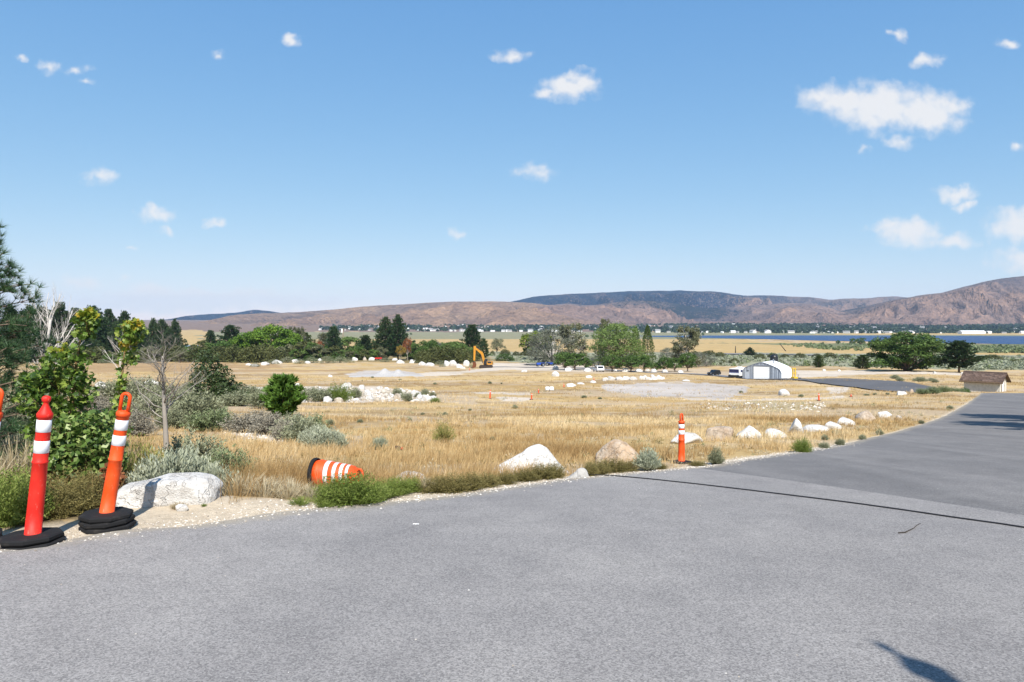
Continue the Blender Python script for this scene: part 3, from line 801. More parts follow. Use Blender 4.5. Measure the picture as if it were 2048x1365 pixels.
def p_column(seed, mats=('cypress', 'bark_brown')):
    global rng; rng = np.random.default_rng(seed)
    cr = MB(); tk = MB(); add_tube(tk, [(0, 0, -.02), (0, 0, .5), (0, 0, .9)], [.03, .02, .005], 6)
    n = 4200; h = rng.random(n) ** .85; a = rng.random(n) * 6.283
    r = .5 * np.minimum(1, (h + .03) / .16) ** .5 * (1 - h) ** .62 * (.55 + .5 * rng.random(n)) * (.82 + .4 * fbm(np.stack([np.cos(a) * 2, np.sin(a) * 2, h * 9], -1), 3))
    P = np.stack([np.cos(a) * r, np.sin(a) * r, .02 + h * .98], 1)
    D = np.stack([np.cos(a) * .5, np.sin(a) * .5, np.full(n, .9)], 1)
    add_leaves(cr, P, .02 * (.6 + .8 * rng.random(n)), .45, along=unit(D + rdir(n) * .4))
    return [('trunk', tk.mesh('trunk', MATS[mats[1]], True)), ('crown', cr.mesh('crown', MATS[mats[0]]))]

def branchy(seed, levels=4, nb=(7, 5, 4, 3), tw=None, L0=1.0, ang=.65, ratio=.5, r0=.03, up=.35, start=.35, sides=(7, 5, 4, 3), wig=.12, rb=.5):
    """leafless branching skeleton, unit height"""
    g = np.random.default_rng(seed); out = []
    def grow(p, d, L, r, lv):
        n = 6 if lv < 2 else 4
        P = [p]; dd = d
        for i in range(n):
            dd = unit(dd + g.normal(size=3) * (wig if lv or tw is None else tw) + np.array([0, 0, up * .12]) * (lv > 0)); P.append(P[-1] + dd * L / n)
        P = np.array(P); out.append((P, np.linspace(r, r * (.35 if lv < levels - 1 else .15), len(P)), sides[min(lv, len(sides) - 1)], lv))
        if lv + 1 >= levels: return
        for j in range(nb[lv]):
            f = start + (1 - start) * (j + g.random() * .7) / nb[lv] if lv == 0 else .25 + .7 * g.random()
            k = min(int(f * n), n - 1); q = P[k] + (P[k + 1] - P[k]) * (f * n - k)
            s = unit(np.cross(d, g.normal(size=3))); a = ang * (.6 + .8 * g.random())
            nd = unit(d * math.cos(a) + s * math.sin(a) + np.array([0, 0, up * .4]))
            grow(q, nd, L * ratio * (1.15 - .6 * f) * (.7 + .6 * g.random()), r * (1 - .6 * f) * rb, lv + 1)
    grow(np.array([0, 0, -.02]), np.array([0, 0, 1.]), L0, r0, 0)
    return out
def p_dead(seed, mat='bark_dead', trunk_mat=None, **k):
    br = branchy(seed, **k); tk = MB(); tw = MB()
    for P, R, n, lv in br: add_tube(tk if lv == 0 else tw, P, R, n)
    return [('trunk', tk.mesh('trunk', MATS[trunk_mat or mat], True)), ('branches', tw.mesh('branches', MATS[mat], True))]
def p_sparse(seed, mats=('tree_olive', 'bark_dead'), leaf=.016, per=9, **k):
    """half bare tree: pale limbs with thin leafage"""
    global rng; rng = np.random.default_rng(seed)
    parts = p_dead(seed, mats[1], **k); br = branchy(seed, **k); cr = MB(); PP = []
    for P, R, n, lv in br:
        if lv >= 2:
            for q in P[1:]: PP.append(q + rng.normal(size=(per, 3)) * .022)
    PP = np.concatenate(PP); PP = PP[fbm(PP * 6 + seed, 2) > .44]
    add_leaves(cr, PP, leaf * (.6 + .8 * rng.random(len(PP))), .55)
    return parts + [('crown', cr.mesh('crown', MATS[mats[0]]))]

def p_shrub(seed, mat, stem='twig_dark', nst=300, per=17, leaf=.034, asp=.27, low=.15, top=1.0, spiky=.5, curve=.0, wst=.004, stalk=.25):
    """sagebrush-like: woody stems fanning into a dome, narrow leaves along them"""
    global rng; rng = np.random.default_rng(seed)
    st = MB(); fo = MB()
    a = rng.random(nst) * 6.283; e = np.arcsin(np.clip(low + (1 - low) * rng.random(nst), 0, 1))
    clump = .75 + .5 * fbm(np.stack([np.cos(a) * 1.6 + seed, np.sin(a) * 1.6, e * 1.6], -1), 3)
    L = (.72 + .28 * rng.random(nst)) * clump
    tip = np.stack([np.cos(a) * np.cos(e) * .5 * L, np.sin(a) * np.cos(e) * .5 * L, np.sin(e) * L * top * .92 + .04], 1)
    base = np.stack([np.cos(a), np.sin(a), 0 * a], 1) * (.1 * rng.random(nst))[:, None]; base[:, 2] = -.03
    add_blades(st, base, base + (tip - base) * .9, wst, .12)
    f = stalk + (1 - stalk) * rng.random((nst, per)) ** .8
    P = base[:, None] + (tip - base)[:, None] * f[..., None]
    P[..., 2] += .06 * (f * (1 - f)) * 4 * L[:, None] * .6
    P = P.reshape(-1, 3) + rng.normal(size=(nst * per, 3)) * .022
    d = unit(np.repeat(tip - base, per, 0)); al = unit(d * spiky + np.array([0, 0, .5 * spiky]) + rdir(len(P)) * (1.1 - spiky))
    tint = np.clip(.15 + .55 * f.reshape(-1) * rng.random(len(P)) + .35 * np.repeat(rng.random(nst), per), 0, 1)
    add_leaves(fo, P, leaf * (.6 + .8 * rng.random(len(P))), asp, along=al, tint=tint)
    return [('stems', st.mesh('stems', MATS[stem])), ('foliage', fo.mesh('foliage', MATS[mat]))]
def p_straw(seed, mat, n=260, w=.006, droop=.25, spread=.5):
    global rng; rng = np.random.default_rng(seed); fo = MB()
    a = rng.random(n) * 6.283; r = rng.random(n) ** .7
    B = np.stack([np.cos(a) * r * .2, np.sin(a) * r * .2, 0 * r - .02], 1)
    T = np.stack([np.cos(a + .4) * r * spread, np.sin(a + .4) * r * spread, (.45 + .55 * rng.random(n)) * (1.05 - .4 * r)], 1)
    add_blades(fo, B, T, w, droop)
    return [('blades', fo.mesh('blades', MATS[mat]))]
def p_dome(seed, mat, n=1500, leaf=.045, stem='twig_dark', op=.36, flat=.95, asp=.6):
    """leafy bush seen from afar"""
    global rng; rng = np.random.default_rng(seed); fo = MB(); st = MB()
    d = rdir(n); d[:, 2] = np.abs(d[:, 2]); lump = .68 + .62 * fbm(d * 2.2 + seed, 3)
    r = lump * (.4 + .6 * rng.random(n) ** .4)
    P = d * r[:, None] * np.array([.5, .5, flat]); P[:, 2] += .02
    P = P[fbm(P * 8 + seed, 2) > op]; tint = np.clip(fbm(P * 7 + seed, 2) * .8 + rng.random(len(P)) * .4 - .1, 0, 1)
    add_leaves(fo, P, leaf * (.6 + .8 * rng.random(len(P))), asp, N=unit(P) * .6 + np.array([0, 0, .3]), tint=tint)
    for i in range(9): add_tube(st, limb((0, 0, -.03), d[i] * .4 * np.array([1, 1, 1.4]), .15, 4), np.linspace(.02, .004, 4), 4)
    return [('stems', st.mesh('stems', MATS[stem])), ('foliage', fo.mesh('foliage', MATS[mat]))]

PROTO = {}
def normalise(parts):
    '''scale a plant to width 1 and height 1 as seen'''
    A = []
    for _, me in parts:
        c = np.empty(len(me.vertices) * 3, np.float32); me.vertices.foreach_get('co', c); A.append(c.reshape(-1, 3))
    big = max(A, key=len)
    w = max(np.percentile(big[:, 0], 98.5) - np.percentile(big[:, 0], 1.5), np.percentile(big[:, 1], 98.5) - np.percentile(big[:, 1], 1.5)); h = np.percentile(np.concatenate(A)[:, 2], 99.6)
    for (_, me), c in zip(parts, A):
        me.vertices.foreach_set('co', (c / np.array([w, w, h])).astype(np.float32).ravel()); me.update()
    return parts
def proto(key, n, fn):
    PROTO[key] = [normalise(fn(i)) for i in range(n)]
proto('broad_bright', 2, lambda i: p_broad(100 + i, mats=('tree_bright', 'bark_brown'), low=.12))
proto('broad_green', 3, lambda i: p_broad(110 + i, low=.12))
proto('broad_big', 1, lambda i: p_broad(121, n=24000, lobes=20, leaf=.0165, openness=.40, flat=.85, low=-.04, mats=('tree_green', 'bark_brown')))
proto('willow', 1, lambda i: p_broad(131, n=15000, lobes=18, leaf=.017, openness=.33, low=-.02, mats=('tree_willow', 'bark_brown'), aspect=.4))
proto('silver', 2, lambda i: p_broad(141 + i, n=9500, lobes=14, leaf=.018, openness=.37, low=.0, mats=('tree_silver', 'bark_dead'), aspect=.4))
proto('yellow', 1, lambda i: p_broad(151, mats=('tree_yellow', 'bark_brown'), low=.1))
proto('red', 2, lambda i: p_broad(161 + i, n=2200, leaf=.03, openness=.42, mats=('tree_red', 'bark_grey'), low=.25, trunk_r=.03))
proto('orange', 1, lambda i: p_broad(171, n=2200, leaf=.03, openness=.44, mats=('tree_orange', 'bark_grey'), low=.28, trunk_r=.03))
proto('apple', 3, lambda i: p_broad(181 + i, n=3800, leaf=.027, openness=.36, mats=('bush_green', 'bark_brown'), low=.14, trunk_r=.035))
proto('olive', 1, lambda i: p_broad(191, n=4000, openness=.46, mats=('tree_olive', 'bark_brown'), low=.12))
proto('pine', 4, lambda i: p_pine(200 + i, taper=.72 + .1 * i))
proto('pine_round', 2, lambda i: p_pine(210 + i, whorls=19, taper=.55, low=.16, needle=.04, rough=.35))
proto('juniper', 1, lambda i: p_pine(221, whorls=18, taper=.7, dens=1.2, low=.02, mats=('cypress', 'bark_brown')))
proto('column', 2, lambda i: p_column(230 + i))
proto('sparse', 2, lambda i: p_sparse(240 + i, nb=(18, 8, 4, 3), r0=.02, ang=1.15, start=.03, ratio=.52, L0=.85, per=5, wig=.1, up=.12))
proto('dead', 2, lambda i: p_dead(250 + i, nb=(15, 7, 4, 3), r0=.02, ang=.75, start=.15, ratio=.5))
proto('sage', 4, lambda i: p_shrub(300 + i, 'sage_leaf'))
proto('sage_pale', 3, lambda i: p_shrub(310 + i, 'sage_pale', spiky=.75, nst=280, leaf=.042, asp=.22, low=.25))
proto('sage_grey', 3, lambda i: p_shrub(320 + i, 'sage_grey', spiky=.45, nst=380, per=13, leaf=.028, stalk=.4, wst=.005))
proto('sage_green', 3, lambda i: p_shrub(330 + i, 'sage_green', spiky=.6, nst=260, leaf=.03))
proto('weed_green', 3, lambda i: p_shrub(340 + i, 'weed_green', 'weed_green', nst=420, per=16, leaf=.024, asp=.22, low=.1, spiky=.5))
proto('weed_olive', 4, lambda i: p_shrub(350 + i, 'weed_olive', 'weed_olive', nst=400, per=16, leaf=.022, asp=.3, low=.05, spiky=.3))
proto('rabbitbrush', 2, lambda i: p_shrub(360 + i, 'rabbitbrush', 'weed_olive', nst=230, per=10, leaf=.03, asp=.2, spiky=.65))
proto('straw', 4, lambda i: p_straw(370 + i, 'dry_straw', droop=.35))
proto('green_blades', 2, lambda i: p_straw(380 + i, 'weed_green', n=340, w=.005, droop=.3))
proto('bush_dark', 1, lambda i: p_dome(400, 'bush_dark', n=5200, leaf=.026, op=.38))
proto('bush_olive', 3, lambda i: p_dome(410 + i, 'bush_olive', n=2600, leaf=.035))
proto('bush_green', 3, lambda i: p_dome(420 + i, 'bush_green', n=2600, leaf=.035))
proto('bush_sage', 3, lambda i: p_dome(430 + i, 'sage_leaf', n=1800, leaf=.035, asp=.35))
proto('pine_young', 1, lambda i: p_pine(441, whorls=9, taper=.5, low=.05, needle=.13, mats=('pine_young', 'stem_brown'), dens=.7, rough=.25))
proto('thicket', 4, lambda i: p_broad(450 + i, n=3600, lobes=9, leaf=.032, openness=.38, low=-.02, mats=(['bush_green', 'bush_olive', 'tree_green', 'tree_olive'][i], 'bark_brown')))
rng = np.random.default_rng(99)
_pc = {}
def plant(key, name, label, cat, group, px, row, wpx, hpx, ryaw=None, depth=None):
    """stands on the ground point seen at (px, row); wpx/hpx: size in photo pixels at that depth"""
    x, y, z = G(px, row); m = F_PX / y
    i = _pc.get(key, 0); _pc[key] = i + 1
    if key.startswith('sage') or key.startswith('weed_olive'): wpx, hpx = wpx * .84, hpx * .86
    parts = PROTO[key][i % len(PROTO[key])]
    r = thing(name, label, cat, (x, y, z), random.random() * 6.28 if ryaw is None else ryaw, group, (wpx / m, wpx / m if depth is None else depth, hpx / m))
    for pn, me in parts: put(pn, me, r)
    return r

# ---------------------------------------------------------------- trees far and near
TL = []   # key, name, label, group, list of (px, row, width, height)
def trees(key, name, label, cat, group, L):
    for (px, row, w, h) in L: plant(key, name, label, cat, group, px, row, w, h)
trees('pine', 'pine_tree', 'dark green pine in the tall stand behind the leafy saplings', 'tree', 'pines behind the saplings',
      [(118,724,74,116),(84,724,66,108),(56,726,68,112),(20,726,64,110),(150,722,60,102),(184,720,72,106),(168,722,48,92),(202,718,48,86),(217,718,50,98),(249,718,44,94),(268,718,40,80),(232,720,40,74),(306,714,32,76),(324,714,38,74),(350,714,36,74),(285,716,40,66),(338,716,34,58)])
trees('pine_round', 'pine_tree', 'round-topped pine standing apart before the gold field', 'tree', None, [(421,716,30,54)])
trees('pine_round', 'pine_tree', 'dark pine rising behind the bright green leafy trees', 'tree', None, [(462,716,46,64)])
trees('pine_round', 'pine_tree', 'green pine beside the utility pole', 'tree', None, [(667,718,38,64)])
trees('pine_round', 'pine_tree', 'small pine beside the tan-roofed house', 'tree', None, [(731,719,34,48)])
trees('pine', 'pine_tree', 'tall dark pine of the pair behind the red-leaved saplings', 'tree', 'pair of tall pines', [(771,720,46,84),(796,720,52,88)])
trees('pine_round', 'pine_tree', 'dense dark pine behind the yellow excavator', 'tree', None, [(944,719,46,68)])
trees('juniper', 'juniper', 'slim juniper beside the dense dark pine', 'tree', None, [(968,717,20,38)])
trees('juniper', 'juniper', 'dark narrow juniper among the grey-green trees', 'tree', None, [(612,716,26,50)])
trees('broad_bright', 'leafy_tree', 'bright green broad tree behind the olive thicket', 'tree', 'bright green trees behind the thicket', [(543,720,80,70),(575,720,56,58),(500,720,64,56),(518,718,50,62),(480,720,50,44)])
trees('broad_green', 'leafy_tree', 'low green tree behind the tan-roofed house', 'tree', None, [(698,714,70,40)])
trees('sparse', 'leafy_tree', 'thin grey-green half-bare tree beside the slim dark juniper', 'tree', 'thin trees by the juniper', [(590,718,48,64),(642,716,40,48),(655,716,36,50),(602,718,40,50)])
trees('red', 'red_tree', 'small rust-red tree in front of the grey-green trees', 'tree', None, [(639,720,22,38)])
trees('red', 'red_tree', 'rust-red sapling with pale trunk below the tall pines', 'tree', None, [(815,722,20,46)])
trees('orange', 'orange_tree', 'orange-leaved sapling on a thin pale trunk', 'tree', 'orange saplings below the tall pines', [(802,723,22,32),(758,719,24,34)])
trees('broad_green', 'leafy_tree', 'leafy green tree in the thicket left of the excavator', 'tree', 'green trees in the excavator thicket', [(848,724,48,42),(866,722,40,42),(905,724,64,40),(884,722,48,36),(926,722,44,34)])
trees('silver', 'silver_tree', 'small bluish tree in the thicket left of the excavator', 'tree', None, [(873,722,28,40)])
trees('olive', 'leafy_tree', 'olive green tree standing alone in the sagebrush', 'tree', None, [(994,706,30,28)])
trees('yellow', 'leafy_tree', 'yellow-green tree beside the silvery one', 'tree', None, [(1070,720,64,56)])
trees('silver', 'silver_tree', 'silvery grey tree with drooping pale limbs', 'tree', 'silvery trees beside the yellow-green tree', [(1106,731,92,76),(1088,729,60,50)])
trees('sparse', 'half_bare_tree', 'tall olive tree with bare white limbs', 'tree', None, [(1145,731,66,82)])
trees('willow', 'willow_tree', 'big round green willow in the middle of the grove', 'tree', None, [(1238,738,106,90)])
trees('sparse', 'half_bare_tree', 'dark thin crown showing above the round willow', 'tree', None, [(1214,724,40,84)])
trees('column', 'cypress', 'shorter columnar cypress behind the willow', 'tree', None, [(1272,724,20,72)])
trees('column', 'cypress', 'tall columnar cypress beside the willow', 'tree', None, [(1295,734,28,84)])
trees('sparse', 'half_bare_tree', 'white-limbed half dead tree at the end of the grove', 'tree', None, [(1376,736,66,82)])
trees('silver', 'silver_tree', 'low silvery bush-tree at the end of the grove', 'tree', 'silvery bushes at the end of the grove', [(1335,730,36,34),(1412,733,36,26),(1398,734,30,30),(1196,735,36,24)])
trees('apple', 'orchard_tree', 'low round green tree in the orchard row', 'tree', 'orchard row', [(1224,744,42,34),(1262,744,40,34),(1288,743,34,32),(1312,743,22,18),(1328,743,34,30),(1350,743,30,28),(1375,743,36,38)])
trees('apple', 'orchard_tree', 'dense dark green tree hedge beside the white boulders', 'tree', 'dense trees beside the boulders', [(1130,741,42,36),(1150,741,40,34),(1172,741,30,26)])
trees('broad_big', 'cottonwood_tree', 'largest broad cottonwood standing alone by the dirt track', 'tree', None, [(1814,744,122,76)])
trees('pine_round', 'pine_tree', 'broad open pine beside the lone cottonwood', 'tree', None, [(1918,746,68,64)])
trees('juniper', 'young_conifer', 'small round conifer standing alone in the pale sagebrush', 'tree', 'small conifers in the sagebrush', [(1725,739,32,28),(1637,736,20,24)])
trees('pine', 'young_conifer', 'small dark conifer beyond the arched metal building', 'tree', None, [(1500,713,22,18)])
trees('broad_green', 'lakeside_tree', 'small tree on the near shore of the lake', 'tree', 'trees on the lake shore', [(1706,691,14,14),(1722,691,16,15),(1676,690,9,9)])
trees('broad_green', 'lone_tree', 'tiny dark round tree alone in the far marsh', 'tree', 'lone trees in the marsh', [(1174,676,8,6),(1186,675,6,5),(1406,672,6,6),(822,671,5,5)])

# bushes of the middle distance
def bushes(key, label, group, L, name='bush', cat='bush'):
    for b in L: plant(key, name, label, cat, group, *b)
g_ = random.Random(4)
bushes('bush_olive', 'dark olive bush in the long thicket before the bright green trees', 'olive thicket bushes',
       [(px, 722 + g_.random() * 4, 34 + 22 * g_.random(), 22 + 16 * g_.random()) for px in range(440, 565, 13)], 'thicket_bush')
bushes('bush_olive', 'brown-green bush under the pines behind the saplings', 'brush under the pines',
       [(px, 722 + g_.random() * 5, 34 + 22 * g_.random(), 18 + 16 * g_.random()) for px in range(150, 440, 17)], 'thicket_bush')
bushes('bush_green', 'green bush among the trees of the middle tree line', 'bushes in the middle tree line',
       [(px, 718 + g_.random() * 4, 22 + 16 * g_.random(), 14 + 16 * g_.random()) for px in list(range(570, 770, 17)) + list(range(830, 945, 15))], 'thicket_bush')
bushes('bush_olive', 'olive bush in the thicket left of the excavator', 'excavator thicket bushes', [(870,728,44,34),(895,728,48,36),(922,728,40,32),(846,726,34,26),(938,726,26,24)], 'thicket_bush')
bushes('bush_sage', 'grey-green sagebrush mound along the far white boulders', 'sagebrush along the far boulders',
       [(510,733,20,9),(545,728,26,10),(575,726,28,12),(600,727,26,10),(625,726,26,12),(655,727,30,14),(680,726,28,14),(700,725,20,10),(770,724,18,9),(860,728,20,8),(880,730,20,10),(885,733,14,7),(944,735,14,9),(205,728,20,8),(230,728,24,8),(260,729,26,9),(300,728,20,8)], 'sagebrush', 'sagebrush')
bushes('bush_green', 'dark rounded low bush in the sagebrush behind the excavator', None, [(1011,722,36,14)])
bushes('bush_olive', 'dark bush at the near edge of the gold field', 'bushes at the gold field', [(985,710,10,9),(1010,711,22,12),(1032,712,14,9),(1056,712,16,10),(1046,712,14,8),(1390,712,20,10),(1418,713,30,12),(1440,714,22,10),(1520,718,22,11),(1545,716,20,9),(1570,717,18,8),(1600,717,22,10),(1635,717,22,9),(1660,718,24,12),(1690,718,26,9),(1468,727,20,10),(1445,726,12,7),(1440,730,10,6),(1950,727,28,10),(1985,722,36,13),(2030,728,24,9),(1900,729,20,8)])

for (x0, x1, st_, r0, hmin, hmax, lb, gr) in [(385, 470, 15, 718, 22, 40, 'mixed green tree in the band before the blue-roofed building', 'tree band at the blue roof'),
        (560, 770, 15, 718, 20, 40, 'mixed green tree in the band around the tan-roofed house', 'tree band at the tan roof'), (820, 960, 14, 720, 20, 36, 'mixed green tree filling the thicket left of the excavator', 'tree band at the excavator'),
        (20, 380, 16, 723, 14, 32, 'broad green tree filling the gaps under the left pines', 'tree band under the left pines')]:
    for px in range(x0, x1, st_):
        hh_ = hmin + (hmax - hmin) * g_.random() ** 1.4
        plant('thicket', 'leafy_tree', lb, 'tree', gr, px + 8 * g_.random(), r0 + 4 * g_.random(), hh_ * (.9 + .6 * g_.random()), hh_)
# sagebrush flats: far too many to count
def cloud_stuff(name, label, cat, mat, polys, n, size, faces, seed, hfac=.6, lift=.1, tintk=1.0):
    g = np.random.default_rng(seed); global rng; rng = g
    P = []
    while sum(len(p) for p in P) < n:
        px = g.random(n * 3) * 3000 - 450; row = 655 + g.random(n * 3) * 110
        k = np.zeros(len(px), bool)
        for q in polys: k |= in_poly(px, row, q)
        px, row = px[k], row[k]; k = fbm(np.stack([px * .03, row * .3], -1) + seed, 3) > .42
        P.append(np.stack([px[k], row[k]], 1))
    P = np.concatenate(P)[:n]; X, Y = gp(P[:, 0], P[:, 1]); Z = ground(X, Y)
    s = size[0] + (size[1] - size[0]) * g.random(n) ** 1.8
    d = rdir(n * faces); d[:, 2] = np.abs(d[:, 2]); C = np.repeat(np.stack([X, Y, Z + lift * s], 1), faces, 0); S_ = np.repeat(s, faces)[:, None]
    Q = C + d * S_ * np.array([.5, .5, hfac]) * (.6 + .5 * g.random((n * faces, 1)))
    mb = MB(); tint = np.clip(np.repeat(g.random(n), faces) * .7 + g.random(n * faces) * .3, 0, 1) * tintk
    add_leaves(mb, Q, S_[:, 0] * .22, .75, N=d * .9, tint=tint)
    return stuff(name, mb.mesh(name, MATS[mat]), label, cat)
FLAT = [[(960,708),(1400,711),(2400,716),(2400,742),(1950,741),(1600,734),(1400,732),(1050,726)]]
cloud_stuff('sagebrush_flat', 'pale grey-green sagebrush covering the flat beyond the grove', 'sagebrush', 'sage_pale', FLAT, 3400, (.8, 2.0), 26, 5)
cloud_stuff('sagebrush_flat', 'darker green brush dotted through the pale sagebrush flat', 'brush', 'sage_green', FLAT, 500, (.8, 2.6), 30, 6)
cloud_stuff('shore_brush', 'olive green brush belt along the near lake shore', 'brush', 'sage_green', [[(1560,689),(1700,689),(2400,696),(2400,712),(1900,706),(1690,703),(1600,696)]], 1500, (2, 5.5), 22, 8, .5)
# ---------------------------------------------------------------- boulders
def ico(sub):
    import bmesh
    bm = bmesh.new(); bmesh.ops.create_icosphere(bm, subdivisions=sub, radius=1)
    V = np.array([v.co[:] for v in bm.verts]); F = np.array([[v.index for v in f.verts] for f in bm.faces]); bm.free()
    return V, F
ICO = {k: ico(k) for k in (2, 3, 4, 5)}
def rock_mesh(seed, mat, sub=3, planes=11, rough=.06, prof=None, sharp=22.0, sink=.33, boxy=False):
    """a broken granite block: rounded intersection of planes; unit: width 1, height 1 above the ground"""
    g = np.random.default_rng(seed); d, F = ICO[sub]
    n = unit(g.normal(size=(planes, 3))); h = .55 + .42 * g.random(planes)
    if boxy:
        h = h * .45 + .62; n = np.concatenate([n, np.eye(3), -np.eye(3)]); h = np.concatenate([h, np.full(6, .72)])
    q = np.maximum(d @ n.T, 1e-3) / h
    r = 1 / ((q ** sharp).sum(1) + .15) ** (1 / sharp)
    r = r * (1 + (fbm(d * 1.7 + seed, 3) - .5) * rough * 4 + (fbm(d * 6 + seed, 3) - .5) * rough)
    V = d * r[:, None]
    V[:, 0] /= np.abs(V[:, 0]).max() * 2; V[:, 1] /= np.abs(V[:, 1]).max() * 2
    z0, z1 = V[:, 2].min(), V[:, 2].max(); z = (V[:, 2] - z0) / (z1 - z0)
    V[:, 2] = (z - sink) / (1 - sink)
    if prof is not None:
        p = np.array(prof); V[:, 2] = np.where(V[:, 2] > 0, V[:, 2] * np.interp(V[:, 0] + .5, p[:, 0], p[:, 1]), V[:, 2])
    mb = MB(); mb.add(V, F); return mb.mesh('boulder', MATS[mat], True)
ROCKS = {m: [rock_mesh(500 + i + 20 * k, m, 3, 9 + i % 5) for i in range(7)] for k, m in enumerate(('granite_white', 'granite_tan', 'cobble', 'rock_grey'))}
def boulder(label, px, row, w, h, mat='granite_white', group=None, me=None, yaw=None, depth=.75, name='boulder', cat='boulder'):
    """px, row: where its base meets the ground; w, h in photo pixels"""
    x, y, z = G(px, row); m = F_PX / y
    me = me or ROCKS[mat][random.randrange(7)]
    o = put(name, me, None, (x, y, z - .1 * h / m), (0, 0, (random.random() - .5) * .7 if yaw is None else yaw), (w / m, w / m * depth, h / m))
    return tag(o, label, cat, group)
boulder('long white boulder lying behind the stacked rubber bases', 333, 1024, 204, 56, me=rock_mesh(601, 'granite_white', 5, 12, .045, [(0,.5),(.1,.72),(.28,.8),(.45,.98),(.75,1.0),(.9,.93),(1,.75)], boxy=True), depth=.42, yaw=.06)
boulder('pale pitted rock half hidden in the weeds beside the fallen drum', 812, 966, 92, 30, me=rock_mesh(602, 'granite_white', 4, 10, .05, [(0,.3),(.4,.75),(.75,1),(.95,.95),(1,.6)]), depth=.5)
boulder('largest white boulder with a peaked top beside the asphalt', 1060, 944, 156, 66, me=rock_mesh(603, 'granite_white', 5, 11, .04, [(0,.5),(.18,.66),(.4,.76),(.52,.9),(.62,1.0),(.72,.97),(.85,.72),(1,.42)]), depth=.6, yaw=0.)
boulder('orange-brown weathered boulder next to the peaked white one', 1232, 927, 92, 52, 'granite_orange', me=rock_mesh(604, 'granite_orange', 5, 10, .06, [(0,.5),(.25,.85),(.5,1),(.75,.95),(1,.7)]), depth=.8)
boulder('small flat grey rock where the hose leaves the asphalt', 1155, 957, 54, 25, 'rock_grey', me=rock_mesh(605, 'rock_grey', 4, 8, .04, [(0,.5),(.4,.72),(.8,1.1),(.95,1),(1,.6)]), depth=.6)
boulder('low white boulder behind the upright delineator post', 1366, 890, 76, 26, me=rock_mesh(606, 'granite_white', 4, 9, .05, [(0,.6),(.2,1),(.5,.9),(.8,1),(1,.7)]))
boulder('round tan boulder with a dark broken side', 1433, 884, 66, 34, 'granite_tan', me=rock_mesh(607, 'granite_tan', 4, 9, .05))
boulder('white boulder with a sharp slanting edge between two rounder ones', 1495, 877, 58, 25, me=rock_mesh(608, 'granite_white', 4, 7, .05, [(0,.5),(.35,.85),(.55,1.1),(.8,.8),(1,.45)]))
boulder('flat white boulder sunk in grass beside the upright pointed stone', 1551, 874, 52, 19, me=rock_mesh(609, 'granite_white', 4, 9, .05))
boulder('upright pointed white stone in the boulder row', 1593, 864, 27, 33, me=rock_mesh(610, 'granite_white', 4, 8, .04, [(0,.45),(.3,.85),(.5,1.05),(.75,.95),(1,.6)], sink=.15))
GR = 'white boulders bordering the road'
for i, (px, row, w, h, tx) in enumerate([(1632,862,52,16,'long low white boulder past the pointed stone'),(1664,857,34,15,'small white boulder squeezed between two larger in the road row'),
        (1690,851,36,18,'rounded white boulder halfway along the road row'),(1735,842,46,24,'tallest rounded boulder near the end of the road row'),
        (1769,836,30,13,'small white boulder leaning on the tallest rounded one'),(1798,837,12,6,'smallest white stone ending the road row')]):
    boulder(tx, px, row, w, h, 'granite_white' if i != 3 else 'granite_tan', GR)
boulder('single white angular boulder in front of the arched metal building', 1567, 789, 24, 14)
boulder('flat pale slab beside the bushes near the brown-roofed shed', 1803, 792, 22, 9)
boulder('brown boulder at the left end of the shed bushes', 1822, 787, 12, 8, 'granite_tan')
GB = 'white boulders lining the gravel track'
for (px, row, w, h) in [(1111,740,13,10),(1137,742,18,8),(1175,744,18,9),(1250,744,14,8),(1277,744,18,8),(1308,745,13,9),(1329,744,14,7),(1361,745,13,6),(1049,746,13,5),(1232,743,9,5),(1295,741,9,5)]:
    boulder('white boulder lining the gravel track before the orchard trees', px, row, w, h, group=GB)
boulder('round white boulder set forward of the gravel track', 1111, 753, 16, 12)
GW = 'white boulders bordering the grey gravel pad'
for (px, row, w, h) in [(1211,764,14,8),(1222,763,18,9),(1238,763,18,8),(1252,762,16,7),(1266,763,18,8),(1283,762,14,9),(1297,763,14,7),(1308,762,16,8),(1318,762,14,10),(1304,756,10,5),(1326,761,10,6),(1290,758,8,5)]:
    boulder('white boulder in the heap behind the grey gravel pad', px, row, w, h, group=GW)
GS = 'pale rocks in the open field'
for (px, row, w, h) in [(1178,758,18,6),(1142,773,22,9),(1160,770,18,5),(1186,768,14,6),(1371,765,18,4),(660,753,10,6),(1648,742,8,4),(1678,743,8,4),(1870,748,8,4),(1925,748,8,3)]:
    boulder('pale low rock lying alone in the dry field', px, row, w, h, group=GS)
GF = 'far white boulders at the tree line'
for (px, row, w, h) in [(510,733,16,6),(530,730,18,8),(554,727,22,9),(570,722,14,7),(580,718,18,9),(591,726,16,8),(603,718,12,8),(540,722,12,6),(628,720,14,8),(660,718,14,8),(690,717,12,8),
        (709,722,14,8),(744,722,14,7),(790,722,12,5),(801,727,18,9),(826,726,18,8),(845,731,18,9),(860,732,20,8),(874,728,12,6),(893,731,14,12),(905,731,18,13),(918,735,16,9),(933,731,14,13),(925,737,12,6),(497,731,12,5),(615,727,14,6),(640,722,10,6)]:
    boulder('white boulder in the rough row along the far tree line', px, row, w, h, group=GF)
boulder('pinkish boulder beside the red machine', 729, 722, 10, 9, 'granite_tan')
boulder('white boulder showing beside the leafy saplings', 205, 784, 36, 20)
boulder('white boulder behind the bare dead sapling', 304, 776, 34, 18)
boulder('tan boulder at the foot of the dark green bush', 450, 806, 30, 22, 'granite_tan')
boulder('small white stone on the sand patch beside the asphalt', 366, 1036, 26, 13, me=rock_mesh(620, 'granite_white', 4, 9, .03))
